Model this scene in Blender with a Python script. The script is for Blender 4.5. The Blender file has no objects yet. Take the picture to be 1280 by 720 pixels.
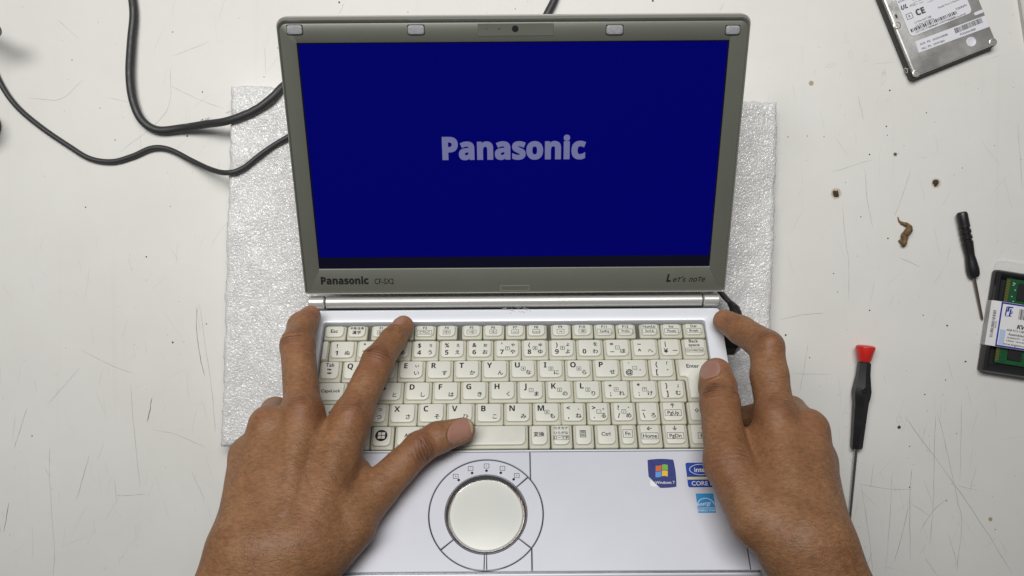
import bpy, bmesh, math, random
import numpy as np
from mathutils import Matrix, Vector, Euler

random.seed(7)
SC = bpy.context.scene
COL = SC.collection
MM = 0.001
F = 1100.0      # focal length in pixels of a 1280 px wide frame
H = 680.0       # camera height over the table, mm
rad = math.radians

# ------------------------------------------------------------------ camera
cam = bpy.data.cameras.new('camera')
cam.sensor_width = 36.0
cam.lens = 36.0 * F / 1280.0
cam.clip_start = 0.01
cam.clip_end = 20
camo = bpy.data.objects.new('camera', cam)
camo.location = (0, 0, H * MM)
COL.objects.link(camo)
SC.camera = camo

# ------------------------------------------------------------------ world and lamps
W = bpy.data.worlds.new('World')
SC.world = W
W.use_nodes = True
W.node_tree.nodes['Background'].inputs[0].default_value = (0.93, 0.97, 1.0, 1)
W.node_tree.nodes['Background'].inputs[1].default_value = 0.08


def area(name, loc, target, sx, sy, power, col):
    l = bpy.data.lights.new(name, 'AREA')
    l.shape = 'RECTANGLE'
    l.size = sx
    l.size_y = sy
    l.energy = power
    l.color = col
    l.spread = rad(82)
    o = bpy.data.objects.new(name, l)
    o.location = loc
    d = Vector(target) - Vector(loc)
    o.rotation_euler = d.to_track_quat('-Z', 'Y').to_euler()
    COL.objects.link(o)


area('ceiling_lamp', (-0.16, 0.60, 1.30), (-0.04, 0.17, 0.0), 1.4, 0.45, 5.9, (1.0, 0.98, 0.95))

SC.view_settings.view_transform = 'Standard'
SC.view_settings.look = 'None'
SC.view_settings.gamma = 1
SC.view_settings.exposure = 0
SC.cycles.use_denoising = True
SC.cycles.max_bounces = 8


# ------------------------------------------------------------------ materials
def mat(name, col, rough=0.5, metal=0.0, spec=0.5, vary=0.0, vscale=60.0, bump=0.0, bscale=400.0,
        emit=None, alpha=1.0, coat=0.0, trans=0.0, rvary=0.0):
    m = bpy.data.materials.new(name)
    m.use_nodes = True
    nt = m.node_tree
    b = nt.nodes['Principled BSDF']
    b.inputs['Base Color'].default_value = (*col, 1)
    b.inputs['Roughness'].default_value = rough
    b.inputs['Metallic'].default_value = metal
    b.inputs['Specular IOR Level'].default_value = spec
    b.inputs['Alpha'].default_value = alpha
    b.inputs['Coat Weight'].default_value = coat
    b.inputs['Coat Roughness'].default_value = 0.1
    b.inputs['Transmission Weight'].default_value = trans
    tc = nt.nodes.new('ShaderNodeTexCoord')
    if vary or rvary:
        n = nt.nodes.new('ShaderNodeTexNoise')
        n.inputs['Scale'].default_value = vscale
        n.inputs['Detail'].default_value = 6
        n.inputs['Roughness'].default_value = 0.65
        nt.links.new(tc.outputs['Object'], n.inputs['Vector'])
        if vary:
            r = nt.nodes.new('ShaderNodeMapRange')
            r.inputs[1].default_value = 0.25
            r.inputs[2].default_value = 0.75
            r.inputs[3].default_value = 1 - vary
            r.inputs[4].default_value = 1 + vary
            nt.links.new(n.outputs['Fac'], r.inputs[0])
            mx = nt.nodes.new('ShaderNodeVectorMath')
            mx.operation = 'SCALE'
            mx.inputs[0].default_value = col
            nt.links.new(r.outputs[0], mx.inputs['Scale'])
            nt.links.new(mx.outputs[0], b.inputs['Base Color'])
        if rvary:
            r2 = nt.nodes.new('ShaderNodeMapRange')
            r2.inputs[1].default_value = 0.3
            r2.inputs[2].default_value = 0.7
            r2.inputs[3].default_value = max(0.02, rough - rvary)
            r2.inputs[4].default_value = rough + rvary
            nt.links.new(n.outputs['Fac'], r2.inputs[0])
            nt.links.new(r2.outputs[0], b.inputs['Roughness'])
    if bump:
        n2 = nt.nodes.new('ShaderNodeTexNoise')
        n2.inputs['Scale'].default_value = bscale
        n2.inputs['Detail'].default_value = 4
        nt.links.new(tc.outputs['Object'], n2.inputs['Vector'])
        bp = nt.nodes.new('ShaderNodeBump')
        bp.inputs['Strength'].default_value = bump
        bp.inputs['Distance'].default_value = 0.0005
        nt.links.new(n2.outputs['Fac'], bp.inputs['Height'])
        nt.links.new(bp.outputs[0], b.inputs['Normal'])
    if emit:
        b.inputs['Emission Color'].default_value = (*emit, 1)
        b.inputs['Emission Strength'].default_value = 1.0
    return m


M = {}
M['silver'] = mat('silver_paint', (0.60, 0.615, 0.68), 0.42, 0.2, 0.5, vary=0.03, vscale=25, bump=0.06, bscale=2500)
M['deck'] = mat('deck_paint', (0.76, 0.79, 0.85), 0.36, 0.12, 0.5, vary=0.02, vscale=25, bump=0.05, bscale=2500)
M['bezel'] = mat('bezel_shaded_silver', (0.15, 0.157, 0.132), 0.42, 0.3, 0.5, vary=0.04, vscale=30, bump=0.06, bscale=2500)  # same silver as the base; the lid's shade is put into this darker colour
M['bar'] = mat('hinge_metal', (0.56, 0.555, 0.53), 0.30, 0.45, 0.5, rvary=0.04, vscale=40)
M['chassis'] = mat('chassis_dark', (0.30, 0.30, 0.32), 0.5, 0.2)
M['rim'] = mat('rim_metal', (0.50, 0.50, 0.46), 0.3, 0.6)
M['black'] = mat('black_plastic', (0.012, 0.012, 0.013), 0.38, 0, 0.5, rvary=0.08, vscale=300)
M['gap'] = mat('gap_black', (0.015, 0.015, 0.016), 0.7)
M['cable'] = mat('cable_rubber', (0.030, 0.030, 0.032), 0.5, 0, 0.5, rvary=0.12, vscale=120, bump=0.15, bscale=500)
M['print'] = mat('grey_print', (0.28, 0.28, 0.28), 0.6)
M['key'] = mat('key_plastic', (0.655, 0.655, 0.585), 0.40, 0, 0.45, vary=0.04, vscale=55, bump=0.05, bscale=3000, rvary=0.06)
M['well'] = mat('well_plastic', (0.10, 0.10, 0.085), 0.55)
M['skirt'] = mat('key_skirt', (0.50, 0.49, 0.395), 0.45, vary=0.08, vscale=90)  # aged yellowish plastic, with shade between the keys put into its colour
M['tapemark'] = mat('tape_mark', (0.30, 0.30, 0.22), 0.5)
M['legend'] = mat('legend_ink', (0.018, 0.018, 0.021), 0.7, 0, 0.15)
M['pad'] = mat('touchpad', (0.66, 0.675, 0.64), 0.33, 0, 0.5, vary=0.015, vscale=60, bump=0.05, bscale=3000)
M['chrome'] = mat('chrome', (0.66, 0.64, 0.63), 0.16, 1.0)
M['rubber'] = mat('bumper_rubber', (0.30, 0.30, 0.325), 0.5, vary=0.2, vscale=400)
M['screen'] = mat('screen_blue', (0.001, 0.001, 0.004), 0.35, 0, 0.03, emit=(0.0, 0.0004, 0.118))
M['screen_off'] = mat('screen_dark', (0.004, 0.004, 0.007), 0.3, 0, 0.15, emit=(0.0008, 0.0008, 0.008))
M['glow'] = mat('screen_logo', (0.004, 0.004, 0.004), 0.4, 0, 0.05, emit=(0.15, 0.155, 0.30))
M['white'] = mat('paper_white', (0.76, 0.76, 0.77), 0.5, vary=0.03, vscale=90)
M['label'] = mat('label_paper', (0.68, 0.69, 0.74), 0.45)
M['ink'] = mat('ink', (0.05, 0.05, 0.06), 0.6)
M['steel'] = mat('drive_steel', (0.60, 0.59, 0.575), 0.30, 0.75, vary=0.10, vscale=35, rvary=0.10, bump=0.05, bscale=300)
M['steel_dark'] = mat('drive_side', (0.06, 0.058, 0.056), 0.42, 0.6, bump=0.1, bscale=700)
M['shaft'] = mat('shaft_steel', (0.45, 0.44, 0.43), 0.25, 1.0)
M['shaft_dark'] = mat('shaft_brown', (0.24, 0.20, 0.17), 0.35, 0.9)
M['red'] = mat('red_plastic', (0.62, 0.022, 0.018), 0.35, vary=0.05, vscale=200)
M['pcb'] = mat('pcb_green', (0.012, 0.085, 0.03), 0.35, 0, 0.5, vary=0.3, vscale=350)
M['gold'] = mat('gold', (0.62, 0.44, 0.12), 0.3, 0.9)
M['chip'] = mat('chip', (0.018, 0.018, 0.02), 0.4)
M['tray'] = mat('tray_plastic', (0.022, 0.022, 0.024), 0.16, 0, 0.6, rvary=0.06, vscale=80, bump=0.4, bscale=60)
M['blue'] = mat('blue_print', (0.02, 0.03, 0.33), 0.45)
M['bluepale'] = mat('pale_blue_print', (0.45, 0.55, 0.74), 0.45)
M['stkblue'] = mat('sticker_navy', (0.035, 0.045, 0.20), 0.3, vary=0.2, vscale=300)
M['stkintel'] = mat('sticker_blue', (0.015, 0.06, 0.36), 0.3)
M['stkcyan'] = mat('sticker_cyan', (0.03, 0.27, 0.58), 0.35)
M['fr'] = mat('flag_red', (0.62, 0.13, 0.03), 0.4)
M['fg'] = mat('flag_green', (0.20, 0.42, 0.05), 0.4)
M['fb'] = mat('flag_blue', (0.10, 0.30, 0.70), 0.4)
M['fy'] = mat('flag_yellow', (0.75, 0.50, 0.03), 0.4)
M['paleyellow'] = mat('stripe_gold', (0.62, 0.58, 0.36), 0.4)
M['scratch'] = mat('scratch_dark', (0.10, 0.095, 0.09), 0.7)
M['fine'] = mat('scratch_fine', (0.44, 0.43, 0.415), 0.6)
M['drip'] = mat('dried_drip', (0.60, 0.585, 0.555), 0.3)
M['dirt'] = mat('dirt', (0.055, 0.045, 0.035), 0.8)
M['rust'] = mat('rust', (0.05, 0.03, 0.014), 0.8, vary=0.5, vscale=900)
M['dried'] = mat('dried_brown', (0.16, 0.095, 0.04), 0.7, vary=0.55, vscale=500, bump=0.8, bscale=900)
M['smudge'] = mat('smudge', (0.42, 0.42, 0.45), 0.6)
M['greybox'] = mat('grey_box', (0.60, 0.59, 0.57), 0.4, vary=0.03, vscale=20)
M['greycable'] = mat('grey_rubber', (0.16, 0.155, 0.15), 0.5)
M['clear'] = mat('clear_plastic', (0.95, 0.95, 0.95), 0.08, 0, 0.5, alpha=0.13)


def table_mat():
    m = mat('table_laminate', (0.70, 0.69, 0.665), 0.36, 0, 0.10)
    nt = m.node_tree
    N, L = nt.nodes, nt.links
    b = N['Principled BSDF']
    tc = N.new('ShaderNodeTexCoord')
    n1 = N.new('ShaderNodeTexNoise')
    n1.inputs['Scale'].default_value = 5
    n1.inputs['Detail'].default_value = 8
    n1.inputs['Roughness'].default_value = 0.7
    L.new(tc.outputs['Object'], n1.inputs['Vector'])
    cr = N.new('ShaderNodeValToRGB')
    cr.color_ramp.elements[0].position = 0.3
    cr.color_ramp.elements[0].color = (0.665, 0.655, 0.625, 1)
    cr.color_ramp.elements[1].position = 0.7
    cr.color_ramp.elements[1].color = (0.725, 0.72, 0.695, 1)
    L.new(n1.outputs['Fac'], cr.inputs[0])
    # faint straight wipe marks
    mp = N.new('ShaderNodeMapping')
    mp.inputs['Scale'].default_value = (160, 5, 1)
    mp.inputs['Rotation'].default_value = (0, 0, 0.15)
    L.new(tc.outputs['Object'], mp.inputs[0])
    n2 = N.new('ShaderNodeTexNoise')
    n2.inputs['Scale'].default_value = 1
    n2.inputs['Detail'].default_value = 5
    L.new(mp.outputs[0], n2.inputs['Vector'])
    mr = N.new('ShaderNodeMapRange')
    mr.inputs[1].default_value = 0.62
    mr.inputs[2].default_value = 0.80
    mr.inputs[3].default_value = 0.0
    mr.inputs[4].default_value = 0.10
    L.new(n2.outputs['Fac'], mr.inputs[0])
    mx = N.new('ShaderNodeMixRGB')
    mx.inputs[2].default_value = (0.45, 0.44, 0.42, 1)
    L.new(mr.outputs[0], mx.inputs[0])
    L.new(cr.outputs[0], mx.inputs[1])
    # tiny specks
    n3 = N.new('ShaderNodeTexVoronoi')
    n3.inputs['Scale'].default_value = 70
    L.new(tc.outputs['Object'], n3.inputs['Vector'])
    m3 = N.new('ShaderNodeMapRange')
    m3.inputs[1].default_value = 0.020
    m3.inputs[2].default_value = 0.035
    m3.inputs[3].default_value = 0.6
    m3.inputs[4].default_value = 0.0
    L.new(n3.outputs['Distance'], m3.inputs[0])
    mx2 = N.new('ShaderNodeMixRGB')
    mx2.inputs[2].default_value = (0.22, 0.20, 0.18, 1)
    L.new(m3.outputs[0], mx2.inputs[0])
    L.new(mx.outputs[0], mx2.inputs[1])
    L.new(mx2.outputs[0], b.inputs['Base Color'])
    rr = N.new('ShaderNodeMapRange')
    rr.inputs[1].default_value = 0.3
    rr.inputs[2].default_value = 0.7
    rr.inputs[3].default_value = 0.40
    rr.inputs[4].default_value = 0.52
    L.new(n1.outputs['Fac'], rr.inputs[0])
    L.new(rr.outputs[0], b.inputs['Roughness'])
    bp = N.new('ShaderNodeBump')
    bp.inputs['Strength'].default_value = 0.12
    bp.inputs['Distance'].default_value = 0.001
    n4 = N.new('ShaderNodeTexNoise')
    n4.inputs['Scale'].default_value = 35
    L.new(tc.outputs['Object'], n4.inputs['Vector'])
    L.new(n4.outputs['Fac'], bp.inputs['Height'])
    L.new(bp.outputs[0], b.inputs['Normal'])
    return m


def foam_mat():
    m = mat('foam_cells', (0.74, 0.745, 0.74), 0.16, 0, 0.6)
    nt = m.node_tree
    N, L = nt.nodes, nt.links
    b = N['Principled BSDF']
    tc = N.new('ShaderNodeTexCoord')
    dn = N.new('ShaderNodeTexNoise')
    dn.inputs['Scale'].default_value = 120
    dn.inputs['Detail'].default_value = 3
    L.new(tc.outputs['Object'], dn.inputs['Vector'])
    ma = N.new('ShaderNodeVectorMath')
    ma.operation = 'MULTIPLY_ADD'
    ma.inputs[1].default_value = (0.006, 0.006, 0.006)
    L.new(dn.outputs['Color'], ma.inputs[0])
    L.new(tc.outputs['Object'], ma.inputs[2])
    v = N.new('ShaderNodeTexVoronoi')
    v.inputs['Scale'].default_value = 540
    L.new(ma.outputs[0], v.inputs['Vector'])
    v2 = N.new('ShaderNodeTexVoronoi')
    v2.inputs['Scale'].default_value = 800
    L.new(ma.outputs[0], v2.inputs['Vector'])
    ad = N.new('ShaderNodeMath')
    ad.operation = 'MULTIPLY_ADD'
    ad.inputs[1].default_value = 0.5
    L.new(v2.outputs['Distance'], ad.inputs[0])
    L.new(v.outputs['Distance'], ad.inputs[2])
    bp = N.new('ShaderNodeBump')
    bp.inputs['Strength'].default_value = 0.75
    bp.inputs['Distance'].default_value = 0.0008
    bp.invert = True
    L.new(ad.outputs[0], bp.inputs['Height'])
    L.new(bp.outputs[0], b.inputs['Normal'])
    cr = N.new('ShaderNodeMapRange')
    cr.inputs[1].default_value = 0
    cr.inputs[2].default_value = 1
    cr.inputs[3].default_value = 0.62
    cr.inputs[4].default_value = 0.76
    L.new(v.outputs['Color'], cr.inputs[0])
    cc = N.new('ShaderNodeCombineColor')
    for i in range(3):
        L.new(cr.outputs[0], cc.inputs[i])
    L.new(cc.outputs[0], b.inputs['Base Color'])
    b.inputs['Subsurface Weight'].default_value = 0.5
    b.inputs['Subsurface Radius'].default_value = (1, 1, 1)
    b.inputs['Subsurface Scale'].default_value = 0.003
    return m


def skin_mat():
    m = mat('skin', (0.36, 0.185, 0.105), 0.50, 0, 0.42)
    nt = m.node_tree
    N, L = nt.nodes, nt.links
    b = N['Principled BSDF']
    tc = N.new('ShaderNodeTexCoord')
    n1 = N.new('ShaderNodeTexNoise')
    n1.inputs['Scale'].default_value = 55
    n1.inputs['Detail'].default_value = 8
    n1.inputs['Roughness'].default_value = 0.62
    L.new(tc.outputs['Object'], n1.inputs['Vector'])
    cr = N.new('ShaderNodeValToRGB')
    cr.color_ramp.elements[0].position = 0.28
    cr.color_ramp.elements[0].color = (0.215, 0.098, 0.043, 1)
    cr.color_ramp.elements[1].position = 0.72
    cr.color_ramp.elements[1].color = (0.320, 0.162, 0.077, 1)
    L.new(n1.outputs['Fac'], cr.inputs[0])

    def attr(n):
        a = N.new('ShaderNodeAttribute')
        a.attribute_name = n
        return a.outputs['Fac']

    def mix(fac, c1, col):
        x = N.new('ShaderNodeMixRGB')
        L.new(fac, x.inputs[0])
        L.new(c1, x.inputs[1])
        x.inputs[2].default_value = (*col, 1)
        return x.outputs[0]
    g = N.new('ShaderNodeTexNoise')
    g.inputs['Scale'].default_value = 1.0
    g.inputs['Detail'].default_value = 4
    g.inputs['Roughness'].default_value = 0.7
    gm = N.new('ShaderNodeMapping')
    gm.inputs['Scale'].default_value = (260, 620, 400)
    gm.inputs['Rotation'].default_value = (0, 0, 0.35)
    L.new(tc.outputs['Object'], gm.inputs[0])
    L.new(gm.outputs[0], g.inputs['Vector'])
    gr = N.new('ShaderNodeMapRange')
    gr.inputs[1].default_value = 0.30
    gr.inputs[2].default_value = 0.70
    gr.inputs[3].default_value = 0.72
    gr.inputs[4].default_value = 1.24
    L.new(g.outputs['Fac'], gr.inputs[0])
    gs = N.new('ShaderNodeVectorMath')
    gs.operation = 'SCALE'
    L.new(cr.outputs[0], gs.inputs[0])
    L.new(gr.outputs[0], gs.inputs['Scale'])
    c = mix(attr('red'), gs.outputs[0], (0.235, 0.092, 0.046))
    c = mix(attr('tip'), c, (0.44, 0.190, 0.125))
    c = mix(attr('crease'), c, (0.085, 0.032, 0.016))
    # freckles
    vo = N.new('ShaderNodeTexVoronoi')
    vo.inputs['Scale'].default_value = 42
    L.new(tc.outputs['Object'], vo.inputs['Vector'])
    mr = N.new('ShaderNodeMapRange')
    mr.inputs[1].default_value = 0.018
    mr.inputs[2].default_value = 0.04
    mr.inputs[3].default_value = 0.55
    mr.inputs[4].default_value = 0
    L.new(vo.outputs['Distance'], mr.inputs[0])
    c = mix(mr.outputs[0], c, (0.13, 0.06, 0.035))
    L.new(c, b.inputs['Base Color'])
    b.inputs['Subsurface Weight'].default_value = 0.12
    b.inputs['Subsurface Radius'].default_value = (1.0, 0.35, 0.18)
    b.inputs['Subsurface Scale'].default_value = 0.004
    # skin relief: crossing fine lines and pores
    w = N.new('ShaderNodeTexNoise')
    w.inputs['Scale'].default_value = 1.0
    w.inputs['Detail'].default_value = 3
    mp = N.new('ShaderNodeMapping')
    mp.inputs['Scale'].default_value = (320, 1150, 600)
    mp.inputs['Rotation'].default_value = (0, 0, 0.25)
    L.new(tc.outputs['Object'], mp.inputs[0])
    L.new(mp.outputs[0], w.inputs['Vector'])
    v2 = N.new('ShaderNodeTexVoronoi')
    v2.feature = 'DISTANCE_TO_EDGE'
    v2.inputs['Scale'].default_value = 620
    L.new(tc.outputs['Object'], v2.inputs['Vector'])
    s = N.new('ShaderNodeMath')
    s.operation = 'MULTIPLY_ADD'
    s.inputs[1].default_value = 0.8
    L.new(v2.outputs['Distance'], s.inputs[0])
    L.new(w.outputs['Fac'], s.inputs[2])
    bp = N.new('ShaderNodeBump')
    bp.inputs['Strength'].default_value = 0.42
    bp.inputs['Distance'].default_value = 0.0007
    L.new(s.outputs[0], bp.inputs['Height'])
    L.new(bp.outputs[0], b.inputs['Normal'])
    rr = N.new('ShaderNodeMapRange')
    rr.inputs[1].default_value = 0.3
    rr.inputs[2].default_value = 0.7
    rr.inputs[3].default_value = 0.42
    rr.inputs[4].default_value = 0.60
    L.new(n1.outputs['Fac'], rr.inputs[0])
    L.new(rr.outputs[0], b.inputs['Roughness'])
    return m


M['table'] = table_mat()
M['foam'] = foam_mat()
M['skin'] = skin_mat()
M['nail'] = mat('nail', (0.36, 0.19, 0.14), 0.26, 0, 0.5, vary=0.07, vscale=200, bump=0.10, bscale=700)
M['hairmat'] = mat('hair', (0.03, 0.018, 0.012), 0.5)
M['nail_edge'] = mat('nail_edge', (0.42, 0.35, 0.22), 0.4)


# ------------------------------------------------------------------ mesh helpers (mm in, metres out)
class MB:
    def __init__(self):
        self.v, self.f, self.m = [], [], []
        self.mi = 0

    def add(self, vs, fs):
        o = len(self.v)
        self.v += [tuple(map(float, p)) for p in vs]
        self.f += [tuple(i + o for i in f) for f in fs]
        self.m += [self.mi] * len(fs)

    def loft(self, rings, cap0=True, cap1=True, closed=True):
        n = len(rings[0])
        vs = [p for r in rings for p in r]
        fs = []
        for i in range(len(rings) - 1):
            for j in range(n if closed else n - 1):
                k = (j + 1) % n
                fs.append((i * n + j, i * n + k, (i + 1) * n + k, (i + 1) * n + j))
        if cap0:
            fs.append(tuple(range(n - 1, -1, -1)))
        if cap1:
            o = (len(rings) - 1) * n
            fs.append(tuple(range(o, o + n)))
        self.add(vs, fs)

    def box(self, x0, y0, z0, x1, y1, z1, b=0.0, r=None):
        r = r if r is not None else max(b * 1.5, 0.01)
        self.loft([ring(rrect(x0, y0, x1, y1, r), z0), ring(rrect(x0, y0, x1, y1, r), z1 - b)] +
                  ([ring(rrect(x0 + b, y0 + b, x1 - b, y1 - b, max(r - b, 0.005)), z1)] if b else []))

    def prism(self, pts, z0, z1, b=0.0):
        rings = [ring(pts, z0), ring(pts, z1 - b)]
        if b:
            rings.append(ring(inset(pts, b), z1))
        self.loft(rings)

    def tube(self, pts, rads, n=12, caps=True):
        pts = [np.array(p, float) for p in pts]
        if not hasattr(rads, '__len__'):
            rads = [rads] * len(pts)
        rings = []
        up = np.array([0, 0, 1.0])
        for i, p in enumerate(pts):
            t = pts[min(i + 1, len(pts) - 1)] - pts[max(i - 1, 0)]
            t = t / (np.linalg.norm(t) + 1e-9)
            if abs(t @ up) > 0.95:
                up = np.array([0, 1.0, 0])
            a = np.cross(up, t)
            a /= np.linalg.norm(a)
            c = np.cross(t, a)
            rings.append([p + rads[i] * (math.cos(q) * a + math.sin(q) * c) for q in
                          [2 * math.pi * k / n for k in range(n)]])
        self.loft(rings, caps, caps)

    def lathe(self, prof, n=48, c=(0, 0)):
        """prof: (radius, z) pairs about the z axis"""
        rings = [[(c[0] + r * math.cos(2 * math.pi * k / n), c[1] + r * math.sin(2 * math.pi * k / n), z)
                  for k in range(n)] for r, z in prof]
        self.loft(rings)

    def text(self, s, x, y, z, size, bold=0.0, align='C', rot=0.0, sx=1.0, shear=0.0):
        big = bold >= 0.03
        heavy = bold >= 0.021
        if heavy and not big and s.isascii() and s.isalnum():
            bold = .008
        vs, fs, w, ymid = text_mesh(s, bold if big else 0.0, shear, heavy)
        ox = {'L': 0, 'C': -w / 2, 'R': -w}[align]
        c, sn = math.cos(rot), math.sin(rot)
        # small bold lettering: overlapping copies, each a hair above the other
        for q, (ja, jb) in enumerate([(0, 0)] if big or not bold else [(-bold, 0), (bold, 0), (0, -bold), (0, bold)]):
            out = []
            for (a, b) in vs:
                px = (a + ox + ja) * size * sx
                py = (b - 0.35 + jb) * size
                out.append((x + px * c - py * sn, y + px * sn + py * c, z + .006 * q))
            self.add(out, fs)

    def build(self, name, ms, parent=None, smooth=True, mx=None, recalc=True, angle=35):
        me = bpy.data.meshes.new(name)
        me.from_pydata([(a * MM, b * MM, c * MM) for a, b, c in self.v], [], self.f)
        if recalc:
            bm = bmesh.new()
            bm.from_mesh(me)
            bmesh.ops.recalc_face_normals(bm, faces=bm.faces)
            bm.to_mesh(me)
            bm.free()
        if not isinstance(ms, (list, tuple)):
            ms = [ms]
        for q in ms:
            me.materials.append(M[q] if isinstance(q, str) else q)
        if len(ms) > 1:
            me.polygons.foreach_set('material_index', self.m)
        if smooth:
            me.polygons.foreach_set('use_smooth', [True] * len(me.polygons))
            me.set_sharp_from_angle(angle=rad(angle))
        return link(name, me, parent, mx)


def link(name, me, parent=None, mx=None):
    o = bpy.data.objects.new(name, me)
    COL.objects.link(o)
    if parent:
        o.parent = parent
    if mx is not None:
        o.matrix_local = mx
    return o


def ring(pts, z):
    if callable(z):
        return [(p[0], p[1], z(p[0], p[1])) for p in pts]
    return [(p[0], p[1], z) for p in pts]


def rrect(x0, y0, x1, y1, r, n=5):
    """rounded rectangle, ccw; r one radius or (bl, br, tr, tl)"""
    if not hasattr(r, '__len__'):
        r = (r,) * 4
    out = []
    for (cx, cy, rr, a0) in ((x0 + r[0], y0 + r[0], r[0], 180), (x1 - r[1], y0 + r[1], r[1], 270),
                             (x1 - r[2], y1 - r[2], r[2], 0), (x0 + r[3], y1 - r[3], r[3], 90)):
        for k in range(n):
            a = rad(a0 + 90 * k / (n - 1))
            out.append((cx + rr * math.cos(a), cy + rr * math.sin(a)))
    return out


def inset(pts, d):
    n = len(pts)
    out = []
    for i in range(n):
        p0, p1, p2 = (np.array(pts[j % n][:2]) for j in (i - 1, i, i + 1))
        e1 = p1 - p0
        e2 = p2 - p1
        e1 = e1 / (np.linalg.norm(e1) + 1e-9)
        e2 = e2 / (np.linalg.norm(e2) + 1e-9)
        n1 = np.array([-e1[1], e1[0]])
        n2 = np.array([-e2[1], e2[0]])
        m = n1 + n2
        m = m / (np.linalg.norm(m) + 1e-9)
        s = d / max(0.45, m @ n1)
        out.append(tuple(p1 + m * s))
    return out


_tc = {}
_curve = bpy.data.curves.new('lettering', 'FONT')
_curve.size = 1
_curve.resolution_u = 3
_font = bpy.data.objects.new('lettering', _curve)      # never linked: only used to outline letters


def sans(s, heavy):
    """plain sans-serif letter forms (upright or bold) for latin letters and digits"""
    out = ''
    for ch in s:
        if 'A' <= ch <= 'Z':
            out += chr((0x1D5D4 if heavy else 0x1D5A0) + ord(ch) - 65)
        elif 'a' <= ch <= 'z':
            out += chr((0x1D5EE if heavy else 0x1D5BA) + ord(ch) - 97)
        elif '0' <= ch <= '9':
            out += chr((0x1D7EC if heavy else 0x1D7E2) + ord(ch) - 48)
        else:
            out += ch
    return out


def text_mesh(s, bold=0.0, shear=0.0, heavy=False):
    s = sans(s, True) if heavy else s
    k = (s, bold, shear)
    if k in _tc:
        return _tc[k]
    c = _font.data
    c.body = s
    c.offset = bold
    c.shear = shear
    me = bpy.data.meshes.new_from_object(_font)
    vs = [(v.co.x, v.co.y) for v in me.vertices]
    fs = [tuple(p.vertices) for p in me.polygons]
    bpy.data.meshes.remove(me)
    if vs:
        x0 = min(v[0] for v in vs)
        w = max(v[0] for v in vs) - x0
        vs = [(a - x0, b) for a, b in vs]
    else:
        w = 0
    _tc[k] = (vs, fs, w, 0)
    return _tc[k]


def spline(pts, n=10):
    pts = [np.array(p, float) for p in pts]
    P_ = [2 * pts[0] - pts[1]] + pts + [2 * pts[-1] - pts[-2]]
    out = []
    for i in range(1, len(P_) - 2):
        a, b, c, d = P_[i - 1:i + 3]
        for k in range(n):
            t = k / n
            out.append(0.5 * ((2 * b) + (-a + c) * t + (2 * a - 5 * b + 4 * c - d) * t * t + (-a + 3 * b - 3 * c + d) * t ** 3))
    out.append(pts[-1])
    return out


def P(u, v, d):
    """point seen at photo pixel u, v lying d mm below the camera"""
    return np.array([(u - 640) * d / F, (360 - v) * d / F, H - d])


def T(u, v, z=0.0):
    return P(u, v, H - z)


def empty(name, loc=(0, 0, 0), rot=(0, 0, 0)):
    o = bpy.data.objects.new(name, None)
    o.empty_display_size = 0.02
    o.location = [c * MM for c in loc]
    o.rotation_euler = rot
    COL.objects.link(o)
    return o


def tag(o, label=None, cat=None, group=None, kind=None):
    if label:
        o['label'] = label
    if cat:
        o['category'] = cat
    if group:
        o['group'] = group
    if kind:
        o['kind'] = kind
    return o


# ------------------------------------------------------------------ table
b = MB()
b.box(-620, -520, -28, 620, 520, 0, 0.8, 3)
table = tag(b.build('table', 'table'), kind='structure')

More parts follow.
